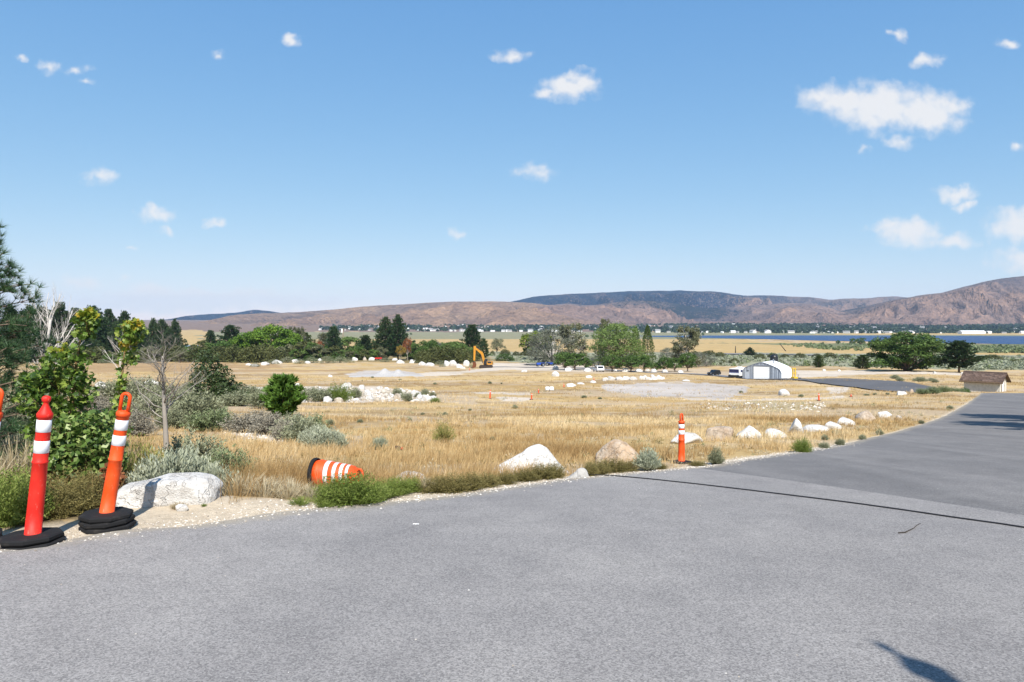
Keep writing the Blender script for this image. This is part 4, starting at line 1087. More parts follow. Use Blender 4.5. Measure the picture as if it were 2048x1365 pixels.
# rock bank
g_ = random.Random(12)
BANK = [(498,780),(560,777),(640,776),(700,775),(765,776),(828,781),(866,796),(872,803),(840,802),(760,803),(690,803),(610,805),(560,797)]
k_ = 0
while k_ < 240:
    px, row = 490 + g_.random() * 390, 774 + g_.random() * 32
    if not in_poly(np.array([px]), np.array([row]), BANK)[0]: continue
    w = 5 + 15 * g_.random() ** 2.6
    boulder('white rock in the broad rock bank between the sagebrush', px, row, w, w * (.45 + .35 * g_.random()), 'granite_white' if g_.random() < .55 else 'cobble', 'rocks of the rock bank', yaw=g_.random() * 6, depth=.9, name='bank_rock', cat='rock')
    k_ += 1
boulder('rounded white boulder at the end of the rock bank', 852, 804, 26, 16)
for (px, row, w, h) in [(530,800,26,16),(600,804,24,15),(840,798,16,14),(815,797,16,14),(655,804,18,14),(665,801,14,16)]:
    boulder('larger white boulder at the front of the rock bank', px, row, w, h, group='front boulders of the rock bank')

# ---------------------------------------------------------------- loose pebbles and gravel (stuff)
def pebbles(name, label, pts, sizes, seed):
    g = np.random.default_rng(seed)
    base = np.array([[1,0,0],[-.5,.87,0],[-.5,-.87,0],[.1,0,.75],[-.1,.2,-.5]]); F0 = np.array([[0,1,3],[1,2,3],[2,0,3],[1,0,4],[2,1,4],[0,2,4]])
    n = len(pts); a = g.random(n) * 6.283; ca, sa = np.cos(a), np.sin(a)
    B = np.repeat(base[None], n, 0) * (1 + .5 * (g.random((n, 5, 3)) - .5)) * np.array([1, .8, .7])
    V = np.stack([B[..., 0] * ca[:, None] - B[..., 1] * sa[:, None], B[..., 0] * sa[:, None] + B[..., 1] * ca[:, None], B[..., 2]], -1) * sizes[:, None, None] + pts[:, None]
    mb = MB(); mb.add(V.reshape(-1, 3), (np.arange(n)[:, None, None] * 5 + F0).reshape(-1, 3), 0, np.repeat(g.random(n), 5))
    return stuff(name, mb.mesh(name, MATS['pebble']), label, 'gravel')
g = np.random.default_rng(21)
n = 15000
yy = 3.5 + 14 * g.random(n) ** 1.3; dd = g.normal(size=n) * .16 + .1 + .3 * g.random(n) ** 2 * (yy < 9)
xx = road_l(yy) - dd / .45 * .6
k = (xx / yy > -.85); xx, yy = xx[k], yy[k]
zz = ground(xx, yy) + np.where(road_d(xx, yy) > 0, .021, .0)
pebbles('gravel_shoulder', 'loose pale gravel along the edge of the asphalt', np.stack([xx, yy, zz], 1), .004 + .016 * g.random(len(xx)) ** 3, 22)
n = 260; yy = 2.6 + 9 * g.random(n); xx = -yy * .75 + 1.6 * yy * g.random(n); k = road_d(xx, yy) > .05; xx, yy = xx[k], yy[k]
pebbles('stray_grit', 'few stray stone chips scattered on the asphalt', np.stack([xx, yy, ground(xx, yy) + .022], 1), .002 + .006 * g.random(len(xx)) ** 2, 23)
P = []; Sg = []
for (px0, r0, px1, r1, m) in [(445, 862, 580, 886, 700), (500, 778, 870, 803, 2200), (1400, 806, 1650, 824, 500)]:
    px = px0 + (px1 - px0) * g.random(m); rw = r0 + (r1 - r0) * np.clip(.5 + .25 * g.normal(size=m), 0, 1)
    if m == 700: rw = r0 + (px - px0) / (px1 - px0) * 18 + 7 * g.normal(size=m) * .5
    x, y = gp(px, rw); P.append(np.stack([x, y, ground(x, y)], 1)); Sg.append((.02 + .1 * g.random(m) ** 2) * y / 30)
pebbles('field_cobbles', 'loose white cobbles in the bare patches of the field', np.concatenate(P), np.concatenate(Sg), 24)

# ---------------------------------------------------------------- dry grass of the field (stuff)
g = np.random.default_rng(31); rng = g
def grass(name, label, n, r0, r1, nb, hgt_, wid, spread, seed, two=True, zmul=None):
    global rng; rng = np.random.default_rng(seed); g = rng
    y = np.exp(np.log(r0) + (np.log(r1) - np.log(r0)) * g.random(n)); x = y * (g.random(n) * 1.75 - .875)
    c, den = classify(x, y)
    cl = np.clip(2.6 * (fbm(xy(x, y) * .55 + 8, 4) - .28), .08, 1.3)
    k = g.random(n) < den * cl
    x, y = x[k], y[k]; m = len(x); z = ground(x, y)
    h = (hgt_[0] + (hgt_[1] - hgt_[0]) * g.random(m)) * (.55 + .9 * fbm(xy(x, y) * .35 + 60, 3))
    d = -road_d(x, y); h *= np.interp(d, [0, .5, 1.5], [.5, .8, 1.0]) * np.interp(y, [7, 11, 16], [1.5, 1.25, 1.0])
    tt = np.clip(.52 + (fbm(xy(x * .6, y) * .25 + 90, 4) - .5) * 2.3 + (g.random(m) - .5) * .5, 0, 1)
    B = np.repeat(np.stack([x, y, z - .01], 1), nb, 0); hh = np.repeat(h, nb)[:, None]
    off = g.normal(size=(m * nb, 3)) * np.array([1, 1, 0]) * np.repeat(spread * h / .3, nb)[:, None]
    lean = g.normal(size=(m * nb, 3)) * np.array([.3, .3, 0]) + np.array([.1, .02, 0])
    T = B + off + (lean + np.array([0, 0, 1.])) * hh * (.55 + .5 * g.random((m * nb, 1)))
    tint = np.clip(np.repeat(tt, nb) + (g.random(m * nb) - .5) * .4, 0, 1)
    mb = MB(); w = np.repeat(wid * (y / 12), nb)
    (add_blades if two else add_tris)(mb, B + off, T, w, tint=tint)
    return stuff(name, mb.mesh(name, MATS['dry_grass']), label, 'grass')
grass('dry_grass', 'golden dry grass covering the near field', 40000, 7.0, 34, 8, (.12, .27), .0034, .08, 41)
grass('dry_grass', 'golden dry grass thinning out across the far field', 26000, 30, 165, 7, (.14, .3), .0036, .3, 42, two=False)

# low brown and grey weeds through the field (stuff)
def weeds(name, label, n, r0, r1, mat, hh, seed, thr):
    global rng; rng = np.random.default_rng(seed); g = rng
    y = np.exp(np.log(r0) + (np.log(r1) - np.log(r0)) * g.random(n)); x = y * (g.random(n) * 1.75 - .875)
    c, den = classify(x, y); k = (den > .15) & (fbm(xy(x * .5, y) * .35 + seed, 3) > thr) & (road_d(x, y) < -.3); x, y = x[k], y[k]; m = len(x); nb = 26
    h = (hh[0] + (hh[1] - hh[0]) * g.random(m) ** 2) * np.interp(y, [8, 40, 120], [1, 1.3, 2]); B = np.repeat(np.stack([x, y, ground(x, y)], 1), nb, 0)
    d = rdir(m * nb); d[:, 2] = np.abs(d[:, 2]); P = B + d * np.repeat(h, nb)[:, None] * np.array([1.0, 1.0, .9]) * (.3 + .7 * g.random((m * nb, 1)))
    mb = MB(); add_leaves(mb, P, np.repeat(h, nb) * .2, .3, along=unit(d + rdir(len(d)) * .5), tint=np.clip(np.repeat(g.random(m), nb) * .6 + g.random(m * nb) * .4, 0, 1))
    stuff(name, mb.mesh(name, MATS[mat]), label, 'weeds')
weeds('brown_weeds', 'low brown weeds speckled through the dry grass', 2600, 9, 130, 'weed_olive', (.05, .16), 71, .5)
weeds('grey_weeds', 'low grey-green weeds speckled through the dry grass', 1300, 10, 130, 'sage_green', (.05, .18), 72, .53)
weeds('pale_thatch', 'pale broken straw lying in the dry grass', 2600, 8, 90, 'dry_straw', (.06, .16), 73, .48)

# ---------------------------------------------------------------- near shrubs and weeds
def shrubs(key, name, label, cat, group, L):
    for q in L: plant(key, name, label, cat, group, *q)
S = 'sagebrush'
shrubs('sage_pale', S, 'pale feathery sagebrush right behind the long white boulder', S, 'pale sagebrush behind the long boulder', [(345,1000,150,112),(392,996,120,88),(300,1004,110,84),(432,1000,90,74),(365,990,120,110)])
shrubs('sage', S, 'tall dark sagebrush beside the dead sapling trunk', S, None, [(388,950,124,104)])
shrubs('sage_green', S, 'rounded green sagebrush with yellow sprigs behind the long boulder', S, None, [(458,962,116,80)])
shrubs('rabbitbrush', 'rabbitbrush', 'yellow tuft growing in the rounded green sagebrush', 'shrub', None, [(445,960,40,44)])
G1 = 'sagebrush belt in front of the dark bush'
shrubs('sage', S, 'grey-green sagebrush in the belt below the dark bush', S, G1, [(395,856,112,84),(345,860,70,48),(605,884,90,58),(420,848,80,66),(585,876,80,54)])
shrubs('sage_green', S, 'greener sagebrush crown in the belt below the dark bush', S, 'greener sagebrush in the belt', [(425,864,104,54),(630,880,70,60),(330,860,40,32)])
shrubs('sage_grey', S, 'twiggy grey sagebrush in the belt below the dark bush', S, 'twiggy sagebrush in the belt', [(492,866,96,46),(545,872,100,52),(520,862,80,48),(575,880,70,46)])
shrubs('sage_pale', S, 'pale sagebrush ending the belt near the fallen drum', S, 'pale sagebrush ending the belt', [(650,900,80,54),(672,900,48,40),(625,894,60,46)])
G2 = 'sagebrush around the dark bush'
shrubs('sage', S, 'grey sagebrush around the foot of the dark green bush', S, G2, [(472,818,86,36),(500,800,60,36),(535,822,84,46),(290,800,90,56),(250,806,80,56),(215,806,80,50),(330,812,80,50),(360,820,70,42),(470,796,50,36),(245,850,80,64),(300,838,90,62),(380,800,60,44)])
shrubs('sage_grey', S, 'dull grey twiggy sagebrush behind the delineator posts', S, 'twiggy sagebrush behind the posts', [(180,830,80,58),(275,872,80,56),(210,850,60,52)])
G3 = 'sagebrush in the rock bank'
shrubs('sage', S, 'rounded grey-green sagebrush growing in the rock bank', S, G3, [(508,798,62,30),(590,802,60,40),(640,802,60,30),(625,792,50,26),(655,798,56,28),(712,792,26,24),(795,788,26,20),(815,802,24,22),(850,787,20,16),(866,792,16,12),(560,800,44,26),(800,796,20,14),(835,793,16,12)])
shrubs('weed_green', 'green_shrub', 'vivid green rounded bush in the rock bank', 'shrub', 'green bushes in the rock bank', [(680,801,50,36),(848,797,16,11),(870,808,20,10),(588,803,40,24)])
shrubs('bush_dark', 'dark_bush', 'tall dark green bush with pale leaf tips before the berm', 'bush', None, [(420,806,78,104)])
shrubs('bush_dark', 'dark_bush', 'low dark green bush spreading from the tall one', 'bush', None, [(450,806,74,56)])
shrubs('pine_young', 'pine_sapling', 'small bright green pine sapling in front of the rock bank', 'tree', None, [(566,838,68,86)])
shrubs('sage_pale', S, 'lone pale sagebrush in the grass past the fallen drum', S, None, [(758,902,38,30)])
shrubs('rabbitbrush', 'rabbitbrush', 'wispy yellow-green shrub alone in the open field', 'shrub', None, [(888,888,44,46)])
shrubs('sage_pale', S, 'pale upright sagebrush at the asphalt edge beside the orange-brown boulder', S, None, [(1295,942,56,52)])
shrubs('sage', S, 'thin leaning sagebrush past the upright delineator post', S, None, [(1432,930,34,40)])
shrubs('weed_green', 'green_shrub', 'green shrub at the road edge below the flat white boulder', 'shrub', None, [(1604,906,38,30)])
shrubs('sage', S, 'small sagebrush tuft on the road verge', S, 'sagebrush tufts on the verge', [(1648,898,24,16),(1680,892,20,18),(1725,880,16,13),(1760,870,16,12),(1650,880,16,14),(1843,848,12,9),(1900,818,14,8),(1672,872,22,12)])
shrubs('sage', S, 'small grey-green sagebrush dotted in the open field', S, 'sagebrush dotted in the field',
   [(980,770,10,7),(1168,797,14,7),(1200,799,10,5),(1030,818,12,9),(1003,770,5,4),(940,822,8,6),(820,842,10,7),(845,830,9,6),(1602,792,12,7),(1482,782,10,6),(890,830,12,8),(1733,792,12,5),(1750,791,10,5),(1775,790,9,5),(985,880,14,9),(930,905,16,10),(720,848,14,10),(660,850,20,14),(1800,762,18,9),(1840,766,30,12),(1865,763,20,9),(1870,768,16,7),(1790,758,20,10),(870,770,8,5),(800,760,8,5),(745,755,7,4)])
shrubs('sage_green', S, 'green sagebrush in the low hedge beside the brown-roofed shed', S, 'hedge beside the shed', [(1845,791,30,14),(1865,790,34,17),(1885,787,30,16),(1905,785,30,15),(1920,783,24,14)])
shrubs('bush_green', 'dark_bush', 'dark bush against the shed wall', 'bush', None, [(1932,782,16,12)])
W = 'weed_clump'
shrubs('weed_green', W, 'bright green feathery weed clump beside the fallen drum', 'weed', 'green weeds beside the drum', [(700,1014,112,66),(665,1016,70,40),(740,1008,70,44)])
shrubs('weed_green', W, 'yellow-green weeds in front of the pitted rock', 'weed', 'green weeds before the pitted rock', [(795,990,60,34),(770,996,60,38),(825,985,40,30)])
shrubs('green_blades', W, 'thin green grass tuft under the fallen drum', 'weed', 'grass tufts under the drum', [(640,1010,60,42),(760,1002,50,34)])
shrubs('weed_olive', W, 'brownish olive weed mat along the asphalt edge', 'weed', 'olive weeds along the edge',
   [(868,984,80,36),(905,984,76,42),(940,980,70,40),(975,974,60,34),(1010,968,56,28),(1050,962,66,28),(1085,958,66,34),(1110,956,50,36),(1195,948,60,32),(1225,944,66,32),(1255,942,50,24),(1180,952,40,34),(1320,938,36,14),(1395,932,40,12)])
shrubs('straw', 'dry_tuft', 'dry straw tuft at the edge of the sand patch', 'grass tuft', 'straw tufts at the sand patch',
   [(480,1006,110,50),(530,1010,90,44),(580,1012,80,44),(620,1012,60,36),(445,1000,60,44),(355,1034,36,14),(850,984,40,34),(560,1000,80,50)])
shrubs('green_blades', W, 'short green weed on the sand patch', 'weed', 'short weeds on the sand', [(408,1032,12,7),(600,1022,50,18),(650,1024,40,18)])
# left corner undergrowth
shrubs('weed_green', W, 'lush bright green weed mound behind the red post', 'weed', 'green weeds behind the red post', [(15,1058,120,110),(55,1052,90,84),(-50,1060,120,120)])
shrubs('straw', 'dry_tuft', 'silvery dry grass tuft between the posts and saplings', 'grass tuft', 'silvery tufts among the posts', [(30,985,150,110),(80,975,120,100),(-30,995,140,120),(20,950,130,100),(60,935,110,80),(110,960,100,80)])
shrubs('weed_olive', W, 'olive green undergrowth clump between the two left posts', 'weed', 'undergrowth between the posts', [(140,1036,110,80),(110,1044,100,80),(182,1024,90,90),(170,1000,110,90),(90,1010,110,100),(40,1020,110,90),(200,1005,90,80),(145,1015,110,90)])
shrubs('rabbitbrush', 'rabbitbrush', 'olive brush behind the orange post', 'shrub', 'brush behind the orange post', [(275,990,100,120),(255,1004,80,80),(290,970,90,90),(125,940,140,110),(100,975,110,100)])
shrubs('sage', S, 'windblown grey sagebrush beside the leafy saplings', S, 'sagebrush beside the saplings', [(35,905,150,100),(-30,930,140,110),(80,880,90,70),(15,860,120,80),(120,890,80,60)])

# ---------------------------------------------------------------- saplings, near pine, dead trees
def wp(px, row, y): return np.array([(px - CX) / F_PX * y, y, EYE - (row - HOR) / F_PX * y])
LEAF = np.array([(0,-.5),(.12,-.28),(.42,-.36),(.3,-.12),(.5,.12),(.22,.14),(.2,.3),(0,.5),(-.2,.3),(-.22,.14),(-.5,.12),(-.3,-.12),(-.42,-.36),(-.12,-.28)])
def lobed(mb, P, size, mi=0):
    n = len(P); nr = unit(rdir(n) * 1.0 + np.array([0, -.2, .7])); a = rdir(n); u = unit(a - (a * nr).sum(1, keepdims=True) * nr); v = np.cross(nr, u)
    s = (size * (.6 + .7 * rng.random(n)))[:, None, None]
    fold = (np.abs(LEAF[:, 0]) * .35)[None, :, None] * nr[:, None]
    V = P[:, None] + (u[:, None] * LEAF[None, :, :1] + v[:, None] * LEAF[None, :, 1:] - fold) * s
    k = len(LEAF); mb.add(V.reshape(-1, 3), np.arange(n * k).reshape(n, k), mi, np.repeat(rng.random(n), k))
def sapling(label, base, y, stems, blobs, size, seed, mats, name='maple_sapling', lob=True, cat='tree'):
    global rng; rng = np.random.default_rng(seed)
    bx = (base - CX) / F_PX * y; root = np.array([bx, y, float(ground(bx, y))])
    r = thing(name, label, cat, tuple(root)); tk = MB(); cr = MB()
    for pts, r0 in stems:
        P = np.array([wp(a, b, y + dy) for a, b, dy in pts]) - root
        if pts[0][1] > 900: P[0] = (P[0][0], P[0][1], -.05)
        t_ = np.linspace(0, 1, len(P)); q = np.linspace(0, 1, 14); P = np.stack([np.interp(q, t_, P[:, i]) for i in range(3)], 1)
        add_tube(tk, P, np.linspace(r0, r0 * .3, 14), 6)
    for (px, row, rx, ry, n, mi) in blobs:
        n = int(n * (1.7 if lob else 1.5)); rx *= 1.08
        c = wp(px, row, y) - root; m = F_PX / y
        d = rdir(n) * (rng.random((n, 1)) ** .4) * np.array([rx / m, rx / m, ry / m]); P = c + d
        if lob: lobed(cr, P, size, mi)
        else: add_leaves(cr, P, size * (.35 + .4 * rng.random(n)), .75, N=np.array([0, -.3, .8]), mi=mi)
        for i in range(max(2, n // 16)):
            add_tube(tk, limb(c + np.array([0, 0, -ry / m * .8]), P[i], .15, 4), np.linspace(.005, .0015, 4), 3)
    put('trunk', tk.mesh('trunk', MATS['stem_brown'], True), r); put('leaves', cr.mesh('leaves', [MATS[m] for m in mats]), r)
    return r
MP = ['maple_leaf', 'maple_yellow']
sapling('leafy maple sapling with a tall yellow-green top clump', 138, 8.2, [([(138,1000,0),(140,860,0),(150,760,0),(158,690,.05),(172,640,0)], .022), ([(138,900,0),(118,800,.1),(128,720,.1)], .014)],
   [(172,648,24,32,90,0),(178,632,18,18,40,1),(150,712,30,32,60,0),(118,745,42,44,150,0),(160,770,32,40,90,0),(100,800,58,40,170,0),(85,760,40,30,80,0),(150,830,40,40,110,0),(100,850,52,36,110,0),(62,770,28,30,50,0),(125,700,22,18,24,1)], .078, 701, MP)
sapling('leafy maple sapling with a reddish-yellow top beside the orange post', 228, 8.6, [([(222,985,0),(228,880,0),(240,780,0),(250,700,0),(262,655,0)], .02)],
   [(262,668,26,28,80,0),(266,650,20,12,34,1),(254,715,20,22,34,0),(246,760,12,30,26,0),(238,800,14,24,24,0),(225,835,34,26,70,0),(205,870,36,30,80,0),(240,860,22,30,50,0),(252,690,18,12,20,1)], .075, 702, MP)
sapling('dense bramble of small bright green leaves between the left posts', 165, 7.6, [([(160,1010,0),(150,900,.1)], .012), ([(185,1005,0),(205,890,0)], .012)],
   [(140,915,56,50,520,0),(195,900,50,50,480,0),(165,955,60,36,480,0),(215,940,34,40,260,0),(110,900,40,44,260,0),(130,860,40,30,180,0),(190,850,36,30,160,0)], .062, 703, ['bramble_leaf'], 'bramble_bush', False, 'bush')
sapling('dark twiggy bramble low beside the orange post', 218, 7.3, [([(218,1010,0),(225,940,0)], .01)], [(222,965,26,40,170,0),(200,985,30,24,110,0)], .06, 704, ['tree_red'], 'dead_bramble', False, 'bush')

# near pine at the left edge
def near_pine(label, px, y, height, seed, rad=1.35):
    global rng; rng = np.random.default_rng(seed)
    x = (px - CX) / F_PX * y; z = float(ground(x, y)); r = thing('pine_tree', label, 'tree', (x, y, z)); tk = MB(); cr = MB()
    add_tube(tk, [(0, 0, -.1), (.02, 0, height * .4), (0, .03, height * .75), (0, 0, height)], [.09, .07, .04, .008], 9)
    for i in range(15):
        h = .25 + (height - .3) * i / 15 * 1.0; env = rad * (1 - (h / height) ** 1.6) * .95 + .12
        nb = 8
        for j in range(nb):
            a = j * 6.283 / nb + i * .7 + rng.random() * .5; L = env * (.7 + .4 * rng.random())
            q = np.array([math.cos(a) * L, math.sin(a) * L, h + L * (.18 + .3 * h / height)]); P = limb((0, 0, h), q, .07, 6)
            add_tube(tk, P, np.linspace(.018, .004, 6), 5)
            C = [q]
            for k in range(int(4 + 5 * L)):
                f = .35 + .6 * rng.random(); b = P[0] + (q - P[0]) * f; e = b + unit(unit(q - P[0]) + rng.normal(size=3) * .6 + np.array([0, 0, .3])) * (.14 + .16 * rng.random())
                add_tube(tk, [b, (b + e) / 2 + .01, e], [.005, .004, .003], 4); C.append(e); C.append((b + e) / 2)
            C = np.array(C); m = 34; B = np.repeat(C, m, 0); out = unit(np.repeat(C - np.array([0, 0, h - .3]), m, 0))
            D = unit(rdir(len(B)) * .9 + out * .75 + np.array([0, 0, .25]))
            T = B + D * .14 * (.7 + .5 * rng.random((len(B), 1)))
            add_tris(cr, B - D * .01, T, .0036, tint=np.clip(np.repeat(rng.random(len(C)), m) * .6 + rng.random(len(B)) * .4, 0, 1))
    put('trunk', tk.mesh('trunk', MATS['bark_brown'], True), r); put('needles', cr.mesh('needles', MATS['pine_near']), r); return r
near_pine('near pine with long soft needles beside the leafy saplings', -80, 10.0, 3.75, 801, 1.5)

def dead_tree(label, px, row, hpx, seed, mat, trunk, name='dead_sapling', wid=None, **k):
    x, y, z = G(px, row); m = F_PX / y; r = thing(name, label, 'tree', (x, y, z), 0, None, ((wid or hpx) / m, (wid or hpx) / m, hpx / m))
    for pn, me in p_dead(seed, mat, trunk, **k): put(pn, me, r)
dead_tree('bare dead sapling with many twigs beside the sagebrush', 333, 920, 250, 811, 'bark_grey', 'bark_grey', nb=(24, 8, 5, 4, 2), rb=.36, r0=.016, ang=.8, start=.36, ratio=.46, L0=.86, levels=5, up=.6, tw=.015, wid=370, wig=.2)
dead_tree('white bare dead tree rising out of the leafy saplings', 88, 860, 250, 812, 'bark_dead', 'bark_dead', nb=(16, 6, 4, 2), r0=.024, ang=.6, start=.22, ratio=.55, L0=.9, levels=4, up=.6, tw=.03)
dead_tree('small white dead sapling in front of the far pines', 240, 760, 95, 813, 'bark_dead', 'bark_dead', nb=(8, 5, 3, 2), r0=.022, ang=.6, start=.2, ratio=.55, L0=.85, levels=4, up=.4)
# ---------------------------------------------------------------- delineator posts
def delineator(label, px, row, hpx, lean=(0, 0), mat='plastic_orange', head='loop', bases=1, base_w=.2, group=None, bands=2, sides=8, rz=0., off=(0, 0), base_mat='rubber', xyz=None, h=None):
    if xyz is None:
        x, y, z = G(px, row); H = hpx * y / F_PX
    else:
        x, y = xyz; z = float(ground(x, y)) + (.02 if road_d(x, y) > 0 else 0); H = h
    r = thing('delineator_post', label, 'delineator', (x, y, z), rz, group)
    bh = .048; zz = 0
    for b in range(bases):
        mb = MB(); w = base_w * (1 - .02 * b)
        lathe(mb, [(.02, 0), (w * .96, 0), (w, .012), (w, bh - .014), (w * .93, bh - .003), (.05, bh)], sides, 0, (0, 0, 0))
        o = put('rubber_base', mb.mesh('rubber_base', MATS[base_mat], False), r, (random.uniform(-.012, .012), random.uniform(-.012, .012), zz), (random.uniform(-.03, .03), random.uniform(-.03, .03), random.random() * 3)); zz += bh
    T = H - zz
    r0, r1 = (.061, .051)
    piv = bpy.data.objects.new
    mb = MB(); tube_top = T * (.80 if head == 'loop' else .84)
    def rad(f): return r0 + (r1 - r0) * f
    prof = [(0.01, -.02), (rad(0), -.02), (rad(0), .0)]
    ring = [.55] if head == 'loop' else [.62]
    for q in sorted([.0, .2, .4] + ring + [.7, .8, 1.0]):
        if q in ring:
            prof += [(rad(q), (q - .012) * tube_top), (rad(q) + .005, (q - .006) * tube_top), (rad(q) + .005, (q + .006) * tube_top), (rad(q), (q + .012) * tube_top)]
        else: prof.append((rad(q), q * tube_top))
    prof += [(rad(1) + .008, tube_top + .004), (rad(1) + .008, tube_top + .03 * T), (rad(1) * .92, tube_top + .045 * T)]
    if head == 'knob':
        prof += [(rad(1) * .6, tube_top + .075 * T), (rad(1) * .38, tube_top + .1 * T), (.02, tube_top + .112 * T), (.03, tube_top + .12 * T), (.034, tube_top + .138 * T), (.028, tube_top + .153 * T), (.012, tube_top + .16 * T), (.001, tube_top + .16 * T)]
    else: prof += [(.01, tube_top + .05 * T)]
    lathe(mb, prof, 20)
    rot = (0, 0, 0)
    t_ = put('tube', mb.mesh('tube', MATS[mat], True), r, (off[0], off[1], zz))
    t_.rotation_euler = (-lean[1], lean[0], 0)
    for b in range(bands):
        mb = MB(); f0 = (.86 if b == 0 else .70) if head == 'loop' else (.88 if b == 0 else .70); f1 = f0 + .105
        lathe(mb, [(rad(f0) + .0006, f0 * tube_top), (rad(f0) + .0022, f0 * tube_top + .001), (rad(f1) + .0022, f1 * tube_top - .001), (rad(f1) + .0006, f1 * tube_top)], 20)
        put('reflective_band', mb.mesh('reflective_band', MATS['reflective_white'], True), t_)
    if head == 'loop':
        mb = MB(); a = np.linspace(0, math.pi, 11); hw = rad(1) * .72; z1 = tube_top + .03 * T; z2 = T - hw - .012
        P = [(-hw, 0, z1)] + [(-hw * math.cos(q), 0, z2 + hw * math.sin(q)) for q in a] + [(hw, 0, z1)]
        add_tube(mb, P, .0155, 10); put('loop_handle', mb.mesh('loop_handle', MATS[mat], True), t_)
    return r
delineator('orange post cut by nothing but its loop head beside the red post'.replace('cut by nothing but its loop head beside', 'with a loop handle standing behind'), -50, 1092, 318, (.16, 0), 'plastic_orange', 'loop', 2, .2)
delineator('bright red post with a knob top on two stacked rubber bases', 66, 1092, 300, (.10, 0), 'plastic_red', 'knob', 2, .235)
delineator('orange leaning post with a loop handle on three stacked rubber bases', 214, 1064, 274, (.165, 0), 'plastic_orange', 'loop', 3, .225)
delineator('upright orange post with loop handle at the verge near the boulders', 1363, 927, 100, (.0, 0), 'plastic_orange', 'loop', 1, .2, sides=4, rz=math.pi / 4 * 0 + .78)
GD = 'small orange posts out in the field'
for (px, row, h) in [(980, 799, 18), (1063, 800, 13), (1077, 787, 9), (1128, 774, 8), (1638, 804, 15), (1702, 794, 6), (939, 741, 7), (1188, 764, 7)]:
    delineator('small orange marker post standing far out in the dry field', px, row, h, (random.uniform(-.06, .06), 0), 'plastic_orange', 'knob', 1, .17, GD, 1)
# made-up post behind the camera, added to cast a shadow tip on near asphalt
HL = 5.2; tx_, ty_ = gp(1813, 1327); Ls = (HL - .1) / math.tan(SUN_EL); lx, ly = tx_ - SH.x * Ls, ty_ - SH.y * Ls
lp = thing('shadow_caster', 'added unseen lamp-shaped post casting a shadow on the near asphalt', 'shadow caster', (lx, ly, float(ground(lx, ly))))
def caster_piece(name, mat, prof, par, n=16):
    mb = MB(); lathe(mb, prof, n); return put(name, mb.mesh(name, MATS[mat], True), par)
pl_ = caster_piece('pole', 'dark_metal', [(.01, -.1), (.12, -.1), (.12, .25), (.07, .32), (.045, .5), (.04, HL - .75), (.07, HL - .72), (.01, HL - .7)], lp)
ln_ = caster_piece('caster_head', 'house_white', [(.02, HL - .7), (.05, HL - .69), (.075, HL - .38), (.02, HL - .37)], lp)
cp_ = caster_piece('cap', 'dark_metal', [(.02, HL - .38), (.095, HL - .37), (.085, HL - .32), (.045, HL - .24), (.02, HL - .19), (.015, HL - .16), (.03, HL - .1), (.028, HL - .05), (.002, HL)], ln_)

# fallen drum
x, y, z = G(672, 985)
dr = thing('traffic_drum', 'orange and white traffic drum lying on its side in the grass', 'traffic drum', (x, y, z))
def drum_piece(name, prof, mat, par, n=28):
    mb = MB(); lathe(mb, prof, n); o = put(name, mb.mesh(name, MATS[mat], True), par)
    return o
R0, R1, LD = .158, .128, .5
def dR(f): return R0 + (R1 - R0) * f
segs = [(0, .3, 'plastic_orange'), (.3, .42, 'reflective_white'), (.42, .5, 'plastic_orange'), (.5, .62, 'reflective_white'), (.62, .67, 'plastic_orange'), (.67, .78, 'reflective_white'), (.78, .82, 'plastic_orange'), (.82, .91, 'reflective_white'), (.91, 1.0, 'plastic_orange')]
prof = [(dR(0) * .3, 0), (dR(0), 0)]
for q in (.15, .16, .22, .23, .3, .42, .425, .5, .505, .62, .67, .675, .78, .82, .825, .91, .92, 1.0):
    st = .006 * ((q > .155) + (q > .225) + (q > .422) + (q > .502) + (q > .672) + (q > .822) + (q > .915))
    prof.append((dR(q) + .02 - st, q * LD))
prof += [(dR(1) - .035, LD + .002), (dR(1) - .05, LD + .05), (.01, LD + .05)]
body = drum_piece('drum_body', prof, 'plastic_orange', dr)
body.rotation_euler = (0, math.radians(90), math.radians(-8)); body.location = (-.25, 0, R0 + .06)
for f0, f1 in ((.30, .41), (.51, .60), (.68, .77), (.83, .90)):
    def rr2(q):
        st = .006 * ((q > .155) + (q > .225) + (q > .422) + (q > .502) + (q > .672) + (q > .822) + (q > .915)); return dR(q) + .0225 - st
    drum_piece('reflective_band', [(rr2(f0) - .002, f0 * LD), (rr2(f0), f0 * LD + .001), (rr2(f1), f1 * LD - .001), (rr2(f1) - .002, f1 * LD)], 'reflective_white', body)
drum_piece('rubber_ring', [(dR(0) - .05, -.03), (dR(0) + .032, -.03), (dR(0) + .036, -.01), (dR(0) + .032, .012), (dR(0) + .02, .016)], 'rubber', body)
mb = MB(); a = np.linspace(0, math.pi, 9)
add_tube(mb, [(-.07, 0, LD + .04)] + [(-.07 * math.cos(q), 0, LD + .06 + .05 * math.sin(q)) for q in a] + [(.07, 0, LD + .04)], .014, 8)
put('handle', mb.mesh('handle', MATS['plastic_orange'], True), body)

